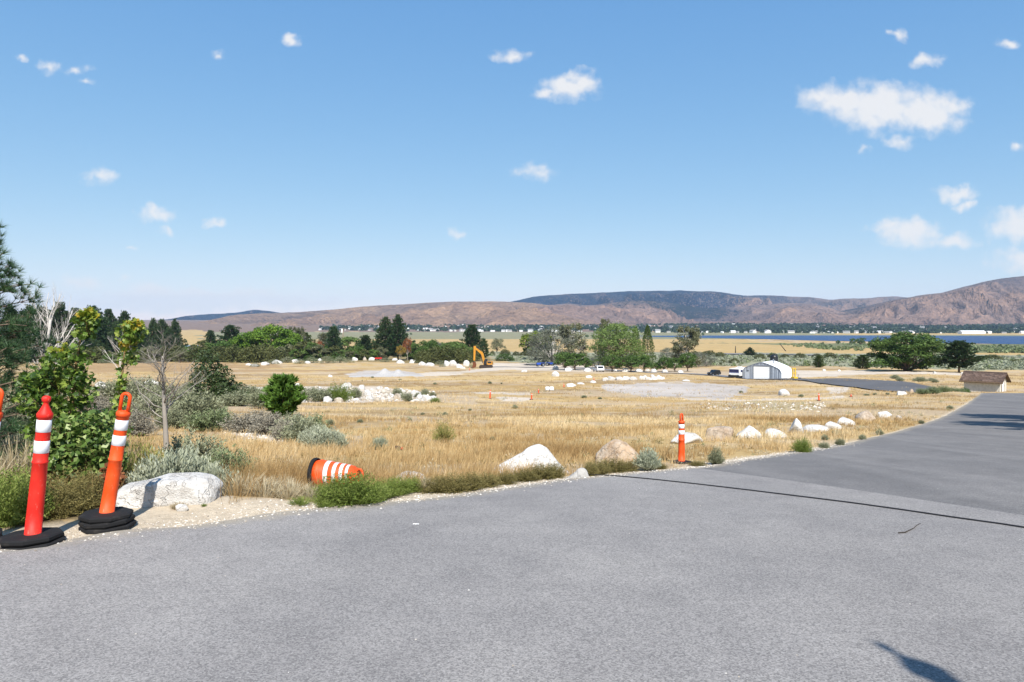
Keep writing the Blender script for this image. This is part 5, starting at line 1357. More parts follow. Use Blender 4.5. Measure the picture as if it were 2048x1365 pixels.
# hose, twig, paper, clod
P = []
for px, row in [(1178, 953), (1230, 955.5), (1300, 962), (1400, 973), (1500, 985), (1600, 997.5), (1700, 1010), (1800, 1024), (1900, 1039), (2000, 1053), (2100, 1069), (2300, 1100), (2600, 1148), (2900, 1200)]:
    x, y = gp(px, row); P.append((x, y))
P = np.array(P); q = np.linspace(0, len(P) - 1, 120); X = np.interp(q, np.arange(len(P)), P[:, 0]); Y = np.interp(q, np.arange(len(P)), P[:, 1])
Y = Y + (fbm(xy(X * .9, X * 0), 3) - .5) * .05
mb = MB(); add_tube(mb, np.stack([X, Y, ground(X, Y) + .02 + .0075], 1), .008, 8)
tag(put('rubber_hose', mb.mesh('rubber_hose', MATS['hose_black'], True)), 'black rubber hose stretched across the asphalt', 'hose')
P = np.array([gp(a, b) for a, b in [(1797, 1072), (1810, 1071), (1820, 1066), (1828, 1062), (1834, 1056), (1842, 1052)]]); mb = MB()
add_tube(mb, np.stack([P[:, 0], P[:, 1], ground(P[:, 0], P[:, 1]) + .0255], 1), [.007, .006, .004, .003, .003, .0015], 5)
tag(put('twig', mb.mesh('twig', MATS['twig_dark'], True)), 'thin dark twig lying on the asphalt below the hose', 'twig')
x, y, z = G(832, 1054); mb = MB(); V = []
for i in range(5):
    for j in range(3): V.append((.055 * (i / 4 - .5), .03 * (j / 2 - .5), .004 + .008 * ((i + j) % 2) * random.random()))
mb.add(V, [[i * 3 + j, (i + 1) * 3 + j, (i + 1) * 3 + j + 1, i * 3 + j + 1] for i in range(4) for j in range(2)])
tag(put('paper_scrap', mb.mesh('paper_scrap', MATS['paper']), None, (x, y, z + .021)), 'tiny white paper scrap on the asphalt', 'litter')
x, y, z = G(797, 903); r = thing('half_buried_base', 'brown half-buried lump with a red plastic tip in the grass', 'debris', (x, y, z))
put('lump', rock_mesh(640, 'granite_orange', 3, 8), r, scale=(.2, .16, .1)).data.materials[0] = MATS['trim_brown']
mb = MB(); V, F = box((.085, -.05, .05), (.05, .04, .05)); mb.add(V * np.array([1, 1, 1]), F); add_tube(mb, [(.06, -.05, .04), (.11, -.07, .06)], [.02, .012], 6); put('plastic_tip', mb.mesh('plastic_tip', MATS['plastic_red']), r)

# ---------------------------------------------------------------- off-frame pine whose shadow lies on the road
for (px_, py_, hh, s) in ((26.4, 27.8, 8.6, 0), (21.6, 22.0, 7.6, 1)):
    r = thing('pine_tree', ('taller' if s == 0 else 'shorter') + ' pine beside the road whose shadow falls across the asphalt', 'tree', (px_, py_, float(ground(px_, py_))), 1.2 + s, None, (5.4, 5.4, hh))
    for pn, me in PROTO['pine_round'][0]: put(pn, me, r)

# ---------------------------------------------------------------- gravel pile
x, y, z = G(772, 752); m = F_PX / y
nx, ny = 70, 30; V = []
for j in range(ny + 1):
    for i in range(nx + 1):
        u = i / nx * 2 - 1; v = j / ny * 2 - 1
        e = max(0, 1 - (u * u) ** 1.0 - v * v) ** .7
        hgt2 = .28 * e + .72 * math.exp(-((u + .04) / .15) ** 2 - (v / .5) ** 2) * e + .66 * math.exp(-((u - .32) / .13) ** 2 - ((v) / .5) ** 2) * e
        V.append((u * 76 / m, v * 5.0, hgt2 * 15 / m - .05))
V = np.array(V); V[:, 2] += (fbm(V * 1.2, 3) - .5) * .25 * (V[:, 2] > 0.02); gx = V[:, 0] + x; gy = V[:, 1] + y; V[:, 2] += ground(gx, gy) - z
F = [[j * (nx + 1) + i, j * (nx + 1) + i + 1, (j + 1) * (nx + 1) + i + 1, (j + 1) * (nx + 1) + i] for j in range(ny) for i in range(nx)]
mb = MB(); mb.add(V, F); tag(put('gravel_pile', mb.mesh('gravel_pile', MATS['gravel_heap'], True), None, (x, y, z)), 'long grey gravel pile with two low peaks in the field', 'gravel pile')

# ---------------------------------------------------------------- excavator
x, y, z = G(972, 737); ex = thing('excavator', 'yellow excavator with raised boom and hanging rusty bucket', 'excavator', (x, y, z), math.radians(0))
def part(par, name, mat, *shapes, smooth=False, loc=(0, 0, 0), rot=(0, 0, 0)):
    mb = MB()
    for s in shapes:
        if callable(s): s(mb)
        else: mb.add(*s)
    return put(name, mb.mesh(name, MATS[mat], smooth), par, loc, rot)
def beam(p, q, w, h0, h1, n=4):
    """tapered box beam between two points of the x-z plane"""
    p, q = np.array(p, float), np.array(q, float); d = q - p; nrm = np.array([-d[2], 0, d[0]]); nrm /= np.linalg.norm(nrm)
    V = []
    for c, h in ((p, h0), (q, h1)):
        for sy in (-1, 1):
            for sz in (-1, 1): V.append(c + nrm * sz * h / 2 + np.array([0, sy * w / 2, 0]))
    return np.array(V), np.array([[0,1,3,2],[4,6,7,5],[0,4,5,1],[2,3,7,6],[0,2,6,4],[1,5,7,3]])
for sy in (-1.2, 1.2):
    a = np.linspace(0, 2 * math.pi, 28, endpoint=False)
    poly = [(math.copysign(1.75, math.cos(q)) + .5 * math.cos(q), .5 + .5 * math.sin(q)) for q in a]
    tr = part(ex, 'track', 'track_steel', lambda mb, poly=poly, sy=sy: prism(mb, poly, sy - .3, sy + .3))
    for k in range(5):
        part(tr, 'roller', 'dark_metal', lambda mb, k=k, sy=sy: add_tube(mb, [(-1.6 + .8 * k, sy - .33, .42), (-1.6 + .8 * k, sy + .33, .42)], .22, 10))
part(ex, 'undercarriage', 'dark_metal', box((0, 0, .75), (2.4, 2.0, .5)), lambda mb: lathe(mb, [(.7, .95), (.7, 1.2)], 16))
body_ = part(ex, 'engine_house', 'excavator_yellow', box((1.25, 0, 1.75), (1.9, 2.5, 1.05)), box((-.2, -.75, 1.5), (1.4, .8, .6)))
part(body_, 'grille', 'dark_metal', box((1.2, -1.262, 1.95), (1.3, .03, .55)))
part(body_, 'counterweight', 'dark_metal', box((2.15, 0, 1.6), (.35, 2.4, .85)))
part(body_, 'exhaust_pipe', 'dark_metal', lambda mb: add_tube(mb, [(1.0, .5, 2.2), (1.0, .5, 2.95)], .09, 8))
cab_ = part(ex, 'cab', 'black_paint', lambda mb: prism(mb, [(-.75, 1.25), (.55, 1.25), (.55, 3.1), (-.35, 3.1), (-.75, 2.2)], -1.22, -.3))
part(cab_, 'window', 'dark_glass', lambda mb: prism(mb, [(-.62, 1.9), (.45, 1.9), (.45, 2.95), (-.28, 2.95), (-.62, 2.15)], -1.245, -1.222))
bm_ = part(ex, 'boom', 'excavator_yellow', beam((-.55, .35, 1.9), (-1.3, .35, 4.9), .55, .75, .8), beam((-1.3, .35, 4.9), (-3.9, .35, 6.9), .5, .85, .5))
part(bm_, 'hydraulic_cylinder', 'dark_metal', lambda mb: add_tube(mb, [(-1.1, -.05, 1.7), (-1.75, -.05, 4.4)], .12, 8), lambda mb: add_tube(mb, [(-1.5, .35, 5.6), (-3.4, .35, 7.25)], .1, 8))
st_ = part(ex, 'stick', 'excavator_yellow', beam((-3.75, .35, 7.35), (-3.95, .35, 2.3), .45, .75, .55))
bk_ = part(ex, 'bucket', 'rust', lambda mb: prism(mb, [(-4.4, 1.9), (-3.6, 2.1), (-3.25, 1.2), (-3.4, .35), (-4.1, .05), (-4.75, .15), (-4.5, .6), (-4.35, 1.2)], -.35, 1.05))
for k in range(4): part(bk_, 'tooth', 'dark_metal', beam((-4.6, -.25 + .4 * k, .13), (-5.05, -.25 + .4 * k, .2), .12, .12, .05))
part(bk_, 'linkage', 'dark_metal', beam((-3.9, .35, 2.6), (-4.25, .35, 1.9), .5, .3, .3))

# ---------------------------------------------------------------- vehicles
def wheel(par, name, cx, cy, r, w, dark='dark_metal'):
    o = part(par, name, 'rubber', lambda mb: lathe_y(mb, [(.0, -w / 2), (r * .8, -w / 2), (r, -w * .3), (r, w * .3), (r * .8, w / 2), (0, w / 2)], (cx, cy, r), 16), smooth=True)
    part(o, 'rim', 'galvanised_dark', lambda mb: lathe_y(mb, [(0, -w / 2 - .015), (r * .55, -w / 2 - .012), (r * .55, w / 2 + .012), (0, w / 2 + .015)], (cx, cy, r), 12))
def lathe_y(mb, prof, c, n):
    m2 = MB(); lathe(m2, prof, n); V = np.concatenate(m2.V); V = np.stack([V[:, 0], V[:, 2], V[:, 1]], 1) + np.array(c)
    mb.add(V, np.concatenate(m2.F))
def car(name, label, px, row, rz, L, Wd, Hh, paint, group=None, suv=True):
    x, y, z = G(px, row); r = thing(name, label, 'car', (x, y, z), rz, group)
    prof = [(-.5 * L, .28 * Hh), (-.5 * L, .52 * Hh), (-.47 * L, .58 * Hh), (-.2 * L, .6 * Hh), (-.08 * L, .97 * Hh), (.0, 1.0 * Hh), (.38 * L, 1.0 * Hh), (.47 * L, .62 * Hh), (.5 * L, .58 * Hh), (.5 * L, .26 * Hh), (.38 * L, .2 * Hh), (-.4 * L, .2 * Hh)]
    b = part(r, 'body', paint, lambda mb: prism(mb, prof, -Wd / 2, Wd / 2))
    for s in (-1, 1):
        part(b, 'side_window', 'dark_glass', lambda mb, s=s: prism(mb, [(-.15 * L, .64 * Hh), (-.06 * L, .92 * Hh), (.36 * L, .92 * Hh), (.42 * L, .64 * Hh)], s * Wd / 2 + (.002 if s > 0 else -.012), s * Wd / 2 + (.012 if s > 0 else -.002)))
    nr = np.array([(-.45 * L, 0, 0)])
    p0, p1 = np.array([.472 * L, 0, .64 * Hh]), np.array([.39 * L, 0, .95 * Hh])
    part(b, 'rear_window', 'dark_glass', (np.array([[p0[0] + .012, -.42 * Wd, p0[2]], [p0[0] + .012, .42 * Wd, p0[2]], [p1[0] + .012, .38 * Wd, p1[2]], [p1[0] + .012, -.38 * Wd, p1[2]]]), np.array([[0, 1, 2, 3]])))
    q0, q1 = np.array([-.192 * L, 0, .63 * Hh]), np.array([-.09 * L, 0, .95 * Hh])
    part(b, 'windscreen', 'dark_glass', (np.array([[q0[0] - .012, -.42 * Wd, q0[2]], [q0[0] - .012, .42 * Wd, q0[2]], [q1[0] - .012, .38 * Wd, q1[2]], [q1[0] - .012, -.38 * Wd, q1[2]]]), np.array([[0, 3, 2, 1]])))
    for s in (-1, 1):
        part(b, 'tail_light', 'red_paint', box((.5 * L + .01, s * .4 * Wd, .5 * Hh), (.03, .14, .16)))
        part(b, 'headlight', 'reflective_white', box((-.5 * L - .01, s * .36 * Wd, .47 * Hh), (.03, .26, .12)))
        for wx in (-.32 * L, .31 * L): wheel(r, 'wheel', wx, s * (Wd / 2 - .08), .2 * Hh, .2)
    part(b, 'bumper', 'dark_metal', box((.51 * L, 0, .3 * Hh), (.06, Wd * .96, .14)))
    return r
car('parked_suv', 'white parked sport utility vehicle under the orchard trees', 1197, 744, math.radians(-80), 4.5, 1.95, 1.75, 'white_paint')
car('parked_jeep', 'black parked vehicle beside the white motorhome', 1428, 753, math.radians(20), 2.5, 1.6, 1.25, 'black_paint')
def tractor(label, px, row, rz, group):
    x, y, z = G(px, row); r = thing('tractor', label, 'tractor', (x, y, z), rz, group)
    h_ = part(r, 'hood', 'blue_paint', lambda mb: prism(mb, [(-1.7, .7), (-1.75, 1.2), (-1.6, 1.35), (-.2, 1.45), (-.2, .65)], -.36, .36))
    part(h_, 'grille', 'dark_metal', box((-1.76, 0, .98), (.03, .5, .4)))
    part(r, 'chassis', 'dark_metal', box((-.3, 0, .6), (2.6, .35, .3)))
    for s in (-1, 1):
        part(r, 'fender', 'blue_paint', lambda mb, s=s: prism(mb, [(.1, 1.05), (.25, 1.4), (1.0, 1.45), (1.25, 1.1), (1.15, 1.1), (.95, 1.35), (.32, 1.32), (.2, 1.02)], s * .72 - .2, s * .72 + .2))
        wheel(r, 'wheel', .65, s * .72, .62, .36); wheel(r, 'wheel', -1.3, s * .62, .36, .24)
    part(r, 'seat', 'black_paint', box((.45, 0, 1.2), (.5, .5, .12)), box((.7, 0, 1.5), (.12, .5, .55)))
    part(r, 'roll_bar', 'dark_metal', lambda mb: add_tube(mb, [(1.0, -.5, 1.1), (1.0, -.5, 2.0), (1.0, .5, 2.0), (1.0, .5, 1.1)], .04, 6))
    part(r, 'steering_wheel', 'dark_metal', lambda mb: lathe(mb, [(.2, 1.52), (.22, 1.54), (.2, 1.56)], 12, 0, (-.05, 0, 0)))
tractor('blue tractor with its hood towards the silvery tree', 1082, 733, math.radians(15), None)
tractor('blue tractor parked beside the orchard hedge', 1099, 732, math.radians(160), None)
x, y, z = G(1054, 730); r = thing('brush_pile', 'dark brown heap of cut branches beside the blue tractors', 'brush pile', (x, y, z), 0, None, (2.6, 2.0, 1.0)); rng = np.random.default_rng(5); mb = MB()
for i in range(90):
    p = rng.normal(size=3) * np.array([.22, .22, 0]) + np.array([0, 0, .35 * rng.random() ** 1.5]); d = unit(rng.normal(size=3) * np.array([1, 1, .25])) * .28; add_tube(mb, [p - d, p + d], [.016, .006], 4)
put('branches', mb.mesh('branches', MATS['twig_dark']), r)
x, y, z = G(1099, 781); r = thing('water_tote', 'white plastic tank lying on the open field', 'tank', (x, y, z), .35)
part(r, 'shell', 'white_paint', lambda mb: lathe_y(mb, [(0, -.5), (.2, -.5), (.27, -.45), (.27, .45), (.2, .5), (0, .5)], (0, 0, .27), 16), smooth=True).rotation_euler = (0, 0, 1.3)
part(r, 'strap', 'dark_metal', lambda mb: lathe_y(mb, [(.272, -.03), (.28, -.03), (.28, .03), (.272, .03)], (0, 0, .27), 16)).rotation_euler = (0, 0, 1.3)
# motorhome
x, y, z = G(1468, 756); m = F_PX / y; rv = thing('motorhome', 'white motorhome parked beside the arched metal building', 'motorhome', (x, y, z), math.radians(-44))
WR, LR, HR = 2.1, 5.0, 2.0
b = part(rv, 'body', 'white_paint', lambda mb: prism(mb, [(-WR / 2, .45), (WR / 2, .45), (WR / 2, HR - .15), (WR / 2 - .18, HR), (-WR / 2 + .18, HR), (-WR / 2, HR - .15)], 0, LR))
part(b, 'windscreen', 'navy_glass', box((0, -.02, 1.5), (2.1, .03, .62)))
part(b, 'bumper', 'dark_metal', box((0, -.08, .42), (2.3, .2, .42)))
part(b, 'skirt', 'dark_metal', box((0, LR / 2, .32), (2.2, LR * .9, .25)))
for k in range(3): part(b, 'side_window', 'navy_glass', box((WR / 2 + .012, 1.2 + 1.9 * k, 1.45), (.02, .8, .45)))
part(b, 'side_door', 'galvanised', box((WR / 2 + .012, 2.2, 1.15), (.02, .55, 1.3)))
part(b, 'stripe', 'blue_paint', box((0, -.014, 1.1), (2.2, .02, .06)))
rf = part(b, 'air_conditioner', 'white_paint', lambda mb: prism(mb, [(-.4, HR), (-.35, HR + .22), (.35, HR + .22), (.4, HR)], 2.0, 3.0)); part(b, 'roof_vent', 'galvanised_dark', box((.5, 1.2, HR + .06), (.3, .3, .12)))
for s in (-1, 1):
    for wy in (1.1, 4.8): 
        o = part(rv, 'wheel', 'rubber', lambda mb, s=s, wy=wy: add_tube(mb, [(s * (WR / 2 - .25), wy, .36), (s * (WR / 2 - .02), wy, .36)], .36, 14))
    part(b, 'headlight', 'reflective_white', box((s * .85, -.03, .8), (.34, .03, .16)))

# ---------------------------------------------------------------- arched metal building
x, y, z = G(1523, 757.5); m = F_PX / y; qh = thing('quonset_hut', 'white arched metal building with ribbed grey front', 'building', (x, y, z - .02), math.radians(-35))
HW, HT, LQ = 3.75, 3.3, 8.6
def arch(hw, ht):
    h = [(1, 0), (1, .36), (.985, .46), (.95, .55), (.89, .625), (.8, .69), (.65, .765), (.5, .835), (.35, .9), (.2, .957), (.08, .993)]
    return [(-a * hw, b * ht) for a, b in h] + [(0, ht)] + [(a * hw, b * ht) for a, b in h[::-1]]
A = np.array(arch(HW, HT)); mb = MB()
NR = 22
V = []; nA = len(A)
for k in range(NR * 2 + 1):
    s = 1.0 if k % 2 == 0 else 1.012
    V.append(np.stack([A[:, 0] * s, np.full(nA, LQ * k / (NR * 2)), A[:, 1] * s], 1))
V = np.concatenate(V); F = [[k * nA + i, k * nA + i + 1, (k + 1) * nA + i + 1, (k + 1) * nA + i] for k in range(NR * 2) for i in range(nA - 1)]
mb.add(V, F); roof_ = put('arched_shell', mb.mesh('arched_shell', MATS['quonset_white'], False), qh)
def top_at(xq): return np.interp(xq, A[:, 0] + np.linspace(0, 1e-6, nA), A[:, 1])
mb = MB()
n = 40; xs = np.linspace(-HW * .995, HW * .995, n)
mb.add([(q, .10, 0) for q in xs] + [(q, .10, top_at(q) - .02) for q in xs], [[i, i + 1, n + i + 1, n + i] for i in range(n - 1)])
fr = put('front_wall', mb.mesh('front_wall', MATS['galvanised'], False), qh)
DW, DH = 1.55, 2.55
for q in np.arange(-HW + .22, HW - .1, .34):
    if -DW - .25 < q < DW + .25: z0 = DH + .28
    else: z0 = .02
    zt = float(top_at(q)) - .06
    if zt - z0 < .1: continue
    part(fr, 'rib', 'galvanised_dark' if int(round((q + HW) / .34)) % 2 else 'galvanised', box((q, .05, (z0 + zt) / 2), (.11, .1, zt - z0)))
dframe = part(fr, 'door_frame', 'galvanised_dark', box((0, .02, DH + .12), (DW * 2 + .35, .12, .22)), box((-DW - .1, .02, DH / 2), (.15, .12, DH)), box((DW + .1, .02, DH / 2), (.15, .12, DH)))
dr_ = part(fr, 'roller_door', 'white_paint', box((0, .06, DH / 2), (DW * 2 - .02, .05, DH)))
for k in range(1, 7): part(dr_, 'panel_joint', 'galvanised', box((0, .028, DH * k / 7), (DW * 2 - .05, .012, .02)))
sd = part(fr, 'side_door', 'galvanised', box((-HW + 1.0, .0, .7), (.95, .06, 1.4))); part(sd, 'door_lamp', 'dark_metal', box((-HW + 1.15, -.03, 1.62), (.28, .14, .1)))
part(roof_, 'flue_pipe', 'galvanised_dark', lambda mb: add_tube(mb, [(HW * .36, 3.6, HT * .8), (HW * .36, 3.6, HT * 1.12)], .1, 10), lambda mb: lathe(mb, [(.17, HT * 1.12), (.17, HT * 1.14), (.02, HT * 1.18)], 10, 0, (HW * .36, 3.6, 0)))
A2 = [(q, top_at(q)) for q in np.linspace(-HW, HW, 30)]
part(fr, 'arch_trim', 'galvanised_dark', lambda mb: add_tube(mb, [(a, .03, b + .01) for a, b in A2], .07, 5, cap=False))
# black tank behind the hut, yellow lift, barrel
x2, y2 = x + 1.9, y + 30; zt = float(ground(x2, y2))
xt = (1548 - CX) / F_PX * (y + 22); r = thing('water_tank', 'black round-topped tank showing above the arched roof', 'tank', (xt, y + 22, float(ground(xt, y + 22))))
part(r, 'shell', 'black_paint', lambda mb: lathe(mb, [(.02, 0), (.85, 0), (.87, .1), (.87, 4.4), (.8, 4.65), (.55, 4.88), (.2, 4.98), (.02, 5.0)], 20), smooth=True)
part(r, 'lid', 'dark_metal', lambda mb: lathe(mb, [(.2, 4.96), (.2, 5.04), (.01, 5.06)], 14))
x, y, z = G(1588, 758); r = thing('yellow_lift', 'yellow upright lift standing at the arched building', 'machine', (x, y, z), .3)
for s in (-1, 1): part(r, 'mast', 'yellow_paint', box((s * .28, 0, 1.1), (.16, .16, 2.2)))
part(r, 'base', 'yellow_paint', box((0, -.1, .25), (.9, .9, .4))); part(r, 'fork', 'dark_metal', box((0, -.7, .12), (.6, .8, .08))); part(r, 'crossbar', 'yellow_paint', box((0, .02, 2.1), (.6, .1, .14)), box((0, .02, 1.2), (.6, .1, .12)))
x, y, z = G(1597, 757.5); r = thing('hand_cart', 'small dark cart beside the yellow lift', 'cart', (x, y, z), -.4)
part(r, 'tray', 'dark_metal', box((0, 0, .25), (1.0, .5, .08))); part(r, 'handle', 'dark_metal', lambda mb: add_tube(mb, [(-.1, 0, .25), (-.05, 0, .95)], .04, 6))
for s in (-1, 1): part(r, 'wheel', 'rubber', lambda mb, s=s: add_tube(mb, [(.25 * s, -.28, .14), (.25 * s, -.2, .14)], .14, 10))

# ---------------------------------------------------------------- shed with shingle roof
x, y, z = G(1972, 783); y = 84.0; x = (1970 - CX) / F_PX * y; z = float(ground(x, y)); m = F_PX / y
sh = thing('shed', 'small pale stucco shed with a brown shingle roof', 'shed', (x, y, z - .05), math.radians(-50))
LS, DS, HS, RT = 3.5, 2.6, 1.55, 2.4
part(sh, 'wall', 'stucco', box((0, -DS / 2 + .06, HS / 2), (LS, .12, HS)), box((0, DS / 2 - .06, HS / 2), (LS, .12, HS)))
for s in (-1, 1): part(sh, 'gable', 'stucco', lambda mb, s=s: prism(mb, [(-DS / 2, 0), (DS / 2, 0), (DS / 2, HS), (0, RT - .12), (-DS / 2, HS)], s * LS / 2 - .06 + (.065 if s > 0 else -.065), s * LS / 2 + .06 + (.065 if s > 0 else -.065), 'x'))
dd_ = part(sh, 'door', 'house_white', box((LS / 2 + .15, -.2, .85), (.05, .85, 1.65))); part(dd_, 'door_handle', 'dark_metal', box((LS / 2 + .19, .12, .85), (.04, .06, .05)))
part(sh, 'door_post', 'trim_brown', box((LS / 2 + .155, -.68, .86), (.06, .08, 1.72)), box((LS / 2 + .155, .28, .86), (.06, .08, 1.72)))
OV, EV = .4, .5
slope = math.atan2(RT - HS, DS / 2)
rfo = thing('roof', 'x', 'x'); 
for k in ('label', 'category'): del rfo[k]
rfo.parent = sh
sl = (DS / 2 + EV) / math.cos(slope)
mdeck = None
deck = MB()
for s in (-1, 1):
    V, F = box((0, 0, 0), (LS + .26 + 2 * OV, sl, .07)); a = -s * slope
    c, s_ = math.cos(a), math.sin(a); V = V + np.array([0, s * sl / 2, -.035])
    V = np.stack([V[:, 0], V[:, 1] * c - V[:, 2] * s_, V[:, 1] * s_ + V[:, 2] * c], 1) + np.array([0, 0, RT]); deck.add(V, F)
put('roof_deck', deck.mesh('roof_deck', MATS['trim_brown']), rfo)
ship = {}
for nm in ('shingle', 'shingle_b', 'shingle_c'):
    mb = MB(); mb.add(*box((0, 0, .012), (.335, .33, .022))); ship[nm] = mb.mesh('shingle', MATS[nm])
g_ = random.Random(3)
nrow = int(sl / .27)
for i in range(nrow):
    ncol = int((LS + .26 + 2 * OV) / .345)
    for j in range(ncol):
        xx_ = -(LS + .26 + 2 * OV) / 2 + .345 * (j + .5 + .35 * (i % 2)); yy_ = -(i + .55) * .27
        if xx_ > (LS + .26) / 2 + OV - .1: continue
        o = put('shingle', ship[g_.choice(['shingle', 'shingle', 'shingle_b', 'shingle_c'])], rfo, (xx_, yy_ * math.cos(slope) + 0.0, RT + yy_ * math.sin(slope) + .01 + g_.random() * .006), (slope + .05, 0, g_.uniform(-.03, .03)))
mb = MB(); prism(mb, [(-.16, -.1), (0, .0), (.16, -.1), (.16, -.06), (0, .045), (-.16, -.06)], -(LS + .26) / 2 - OV, (LS + .26) / 2 + OV, 'x'); put('ridge_cap', mb.mesh('ridge_cap', MATS['shingle_c']), rfo, (0, 0, RT + .03))

# ---------------------------------------------------------------- houses behind the trees, pole, posts
x, y, z = G(382, 700); r = thing('farm_building', 'low building with a blue-grey metal roof behind the dead sapling', 'building', (x, y, z)); 
part(r, 'wall', 'house_wall', box((0, 0, 1.4), (13.5, 6, 2.8))); rr_o = part(r, 'roof', 'roof_blue', lambda mb: prism(mb, [(-3.6, 2.8), (0, 4.4), (3.6, 2.8), (3.6, 2.95), (0, 4.6), (-3.6, 2.95)], -7.2, 7.2, 'x'))
for k in range(10): part(rr_o, 'roof_seam', 'galvanised', beam((0, 0, 0), (1, 0, 0), .05, .05, .05), loc=(0, 0, 0)).matrix_basis = __import__('mathutils').Matrix.Translation((-6.5 + 1.44 * k, -3.55, 2.98)) @ __import__('mathutils').Euler((0, -math.atan2(1.65, 3.6), math.pi / 2)).to_matrix().to_4x4() @ __import__('mathutils').Matrix.Diagonal((3.9, 1, 1, 1))
x, y, z = G(706, 716); r = thing('house', 'small house with a tan gabled roof among the trees', 'house', (x, y, z), math.radians(35))
part(r, 'wall', 'house_wall', lambda mb: prism(mb, [(-3, 0), (3, 0), (3, 2.4), (0, 3.6), (-3, 2.4)], -4, 4))
part(r, 'roof', 'roof_tan', lambda mb: prism(mb, [(-3.7, 2.2), (0, 3.7), (3.7, 2.2), (3.7, 2.4), (0, 3.95), (-3.7, 2.4)], -4.5, 4.5))
for s in (-1, 1): w_ = part(r, 'window', 'house_white', box((s * 1.4, -4.02, 1.4), (1.1, .06, 1.0))); part(w_, 'pane', 'dark_glass', box((s * 1.4, -4.06, 1.4), (.9, .03, .8)))
x, y, z = G(757, 722); r = thing('red_machine', 'red farm trailer half hidden behind the orange sapling', 'trailer', (x, y, z), .1)
part(r, 'bed', 'red_paint', box((0, 0, .8), (3.4, 1.6, .25))); part(r, 'side_rail', 'red_paint', box((0, -.8, 1.2), (3.4, .08, .45)), box((1.66, 0, 1.2), (.08, 1.6, .5)))
for s in (-1, 1): wheel(r, 'wheel', s * .7, -.7, .4, .25)
part(r, 'drawbar', 'dark_metal', box((2.3, 0, .6), (1.4, .1, .1)))
def pole(name, label, px, row, hpx, lean, rad_, xf=False, mat='pole_wood'):
    x, y, z = G(px, row); h = hpx * y / F_PX; r = thing(name, label, 'pole', (x, y, z)); mb = MB()
    add_tube(mb, [(0, 0, -.3), (lean * h * .5, 0, h * .5), (lean * h, 0, h)], [rad_ * 1.15, rad_, rad_ * .8], 8); p_ = put('shaft', mb.mesh('shaft', MATS[mat], True), r)
    if xf:
        part(r, 'crossarm', mat, box((0, 0, h * .97), (2.2, .14, .16)))
        t_ = part(r, 'transformer', 'white_paint', lambda mb: lathe(mb, [(.02, h * .82), (.42, h * .82), (.45, h * .84), (.45, h * .95), (.3, h * .97), (.02, h * .975)], 14, 0, (-.62, 0, 0)), smooth=True)
        for q in (-1, -.35, .35, 1): part(r, 'insulator', 'galvanised', lambda mb, q=q: lathe(mb, [(.05, h * .97 + .08), (.09, h * .97 + .15), (.05, h * .97 + .28), (.01, h * .97 + .3)], 8, 0, (q, 0, 0)))
    return r
pole('utility_pole', 'wooden utility pole with a white transformer among the trees', 686, 714, 58, 0, .2, True)
pole('wooden_post', 'upright dark wooden post in the gold field', 1471, 706, 14, 0, .35, mat='twig_dark')
pole('wooden_post', 'leaning dark wooden pole in the gold field', 1572, 703, 14, -.85, .35, mat='twig_dark')
pole('utility_pole', 'thin brown pole in front of the left pines', 190, 720, 60, 0, .22)
pole('wooden_post', 'short pole beside the round-topped pine', 409, 713, 42, 0, .16)

# ---------------------------------------------------------------- town across the lake
TOWN = [[(640,654),(760,647.5),(860,649),(960,652),(1100,653),(1300,650),(1500,647.5),(1700,648.5),(1900,652),(2100,650.5),(2400,653),(2400,667),(1900,667.5),(1500,666.8),(1250,665.5),(1000,664),(800,663.5),(640,661)]]
def town_trees(n, seed):
    global rng; rng = np.random.default_rng(seed); g = rng; P = []
    while sum(map(len, P)) < n:
        px = 600 + g.random(n * 4) * 1800; row = 646.5 + g.random(n * 4) * 21.5
        k = in_poly(px, row, TOWN[0]) & (fbm(np.stack([px * .035, row * .5], -1) + 3, 3) > np.interp(px, [640, 900, 1300, 1500], [.5, .47, .4, .36])); P.append(np.stack([px[k], row[k]], 1))
    P = np.concatenate(P)[:n]; X, Y = gp(P[:, 0], P[:, 1]); Z = ground(X, Y); s = 8 + 9 * g.random(n); f = 12
    d = rdir(n * f); d[:, 2] = np.abs(d[:, 2]); C = np.repeat(np.stack([X, Y, Z + s * .1], 1), f, 0); S_ = np.repeat(s, f)[:, None]
    Q = C + d * S_ * np.array([.6, .6, .75]) * (.5 + .5 * g.random((n * f, 1))); mb = MB()
    add_leaves(mb, Q, S_[:, 0] * .3, .8, N=d, tint=np.repeat(g.random(n), f))
    stuff('town_trees', mb.mesh('town_trees', MATS['town_tree']), 'dark belt of trees through the town across the lake', 'trees')
town_trees(8500, 61)
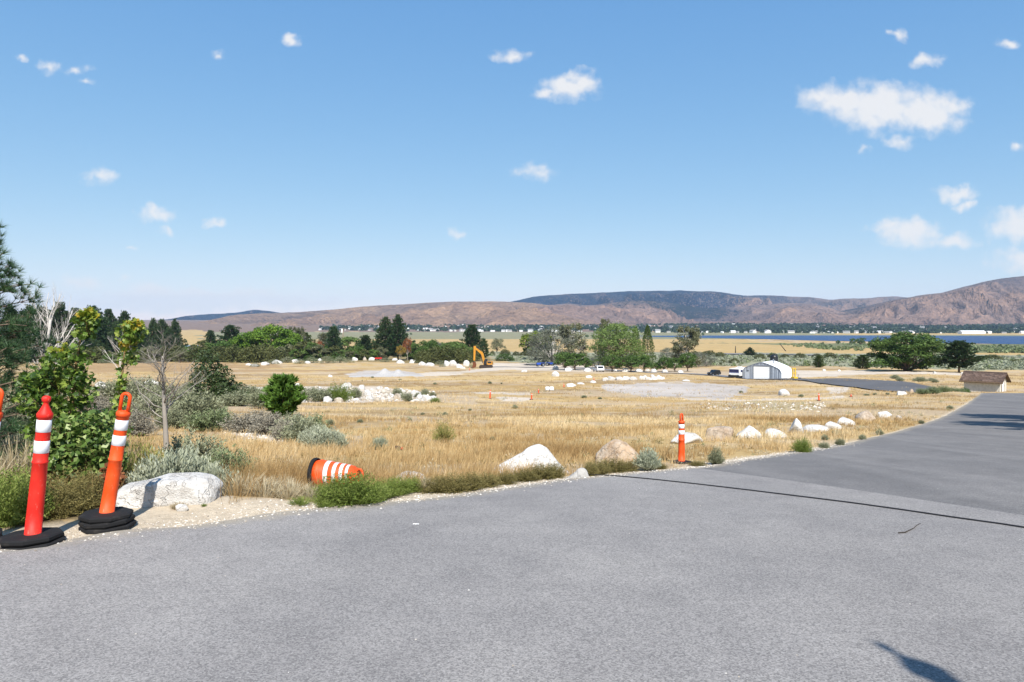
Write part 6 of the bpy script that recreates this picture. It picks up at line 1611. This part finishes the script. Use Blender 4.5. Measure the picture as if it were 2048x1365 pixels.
def house_parts(seed):
    w, l, h = [(11, 15, 4), (10, 22, 4.5), (16, 16, 6)][seed]
    a = MB(); prism(a, [(-w / 2, -5), (w / 2, -5), (w / 2, h), (0, h * 1.55), (-w / 2, h)], -l / 2, l / 2)
    b = MB(); prism(b, [(-w / 2 - 1, h * .92), (0, h * 1.56), (w / 2 + 1, h * .92), (w / 2 + 1, h), (0, h * 1.66), (-w / 2 - 1, h)], -l / 2 - .8, l / 2 + .8)
    return [('wall', a.mesh('wall', MATS['house_white' if seed != 1 else 'house_wall'])), ('roof', b.mesh('roof', MATS['house_roof' if seed else 'house_white']))]
HP = [house_parts(i) for i in range(3)]
g_ = random.Random(8); k_ = 0
while k_ < 260:
    px, row = 640 + 1420 * g_.random(), 646 + 21.5 * g_.random()
    if g_.random() < .35: row = np.interp(px, [640, 1000, 1500, 2060], [661, 664, 666.5, 667.5])
    if not in_poly(np.array([px]), np.array([row - .3]), TOWN[0])[0]: continue
    x, y, z = G(px, row); s = .45 + .75 * g_.random() ** 1.5
    r = thing('town_house', 'tiny pale house among the trees of the town across the lake', 'house', (x, y, z + 1.5), g_.random() * 3.1, 'houses of the far town', (s, s, s))
    for pn, me in HP[g_.randrange(3)]: put(pn, me, r)
    k_ += 1
x, y, z = G(1943, 668); r = thing('warehouse', 'long white warehouse on the far lake shore', 'building', (x, y, z), 0)
part(r, 'wall', 'house_white', lambda mb: prism(mb, [(-12, 0), (12, 0), (12, 8), (0, 11), (-12, 8)], -42, 42, 'x')); part(r, 'roof', 'house_white', lambda mb: prism(mb, [(-12.6, 7.9), (0, 11.1), (12.6, 7.9), (12.6, 8.4), (0, 11.7), (-12.6, 8.4)], -43, 43, 'x'))

# look-alikes whose size tells them apart say so in their label
from collections import defaultdict
sets = defaultdict(list)
for o in list(COL.objects):
    if o.parent is None and o.get('group') and o.get('label') and o.get('kind') is None: sets[(o['group'], o['label'])].append(o)
RANK = {2: ['taller', 'shorter'], 3: ['tallest', 'middle-sized', 'shortest'], 4: ['tallest', 'second tallest', 'third tallest', 'shortest']}
for (gname, lab), L in sets.items():
    if len(L) not in RANK or lab.split()[0] in ('small', 'tallest', 'smallest', 'short', 'low', 'larger', 'tiny', 'large'): continue
    L.sort(key=lambda o: -o.scale.z)
    if all(a.scale.z > b.scale.z * 1.07 for a, b in zip(L, L[1:])) and len(lab.split()) <= 13:
        for o, w in zip(L, RANK[len(L)]): o['label'] = w + ' ' + lab
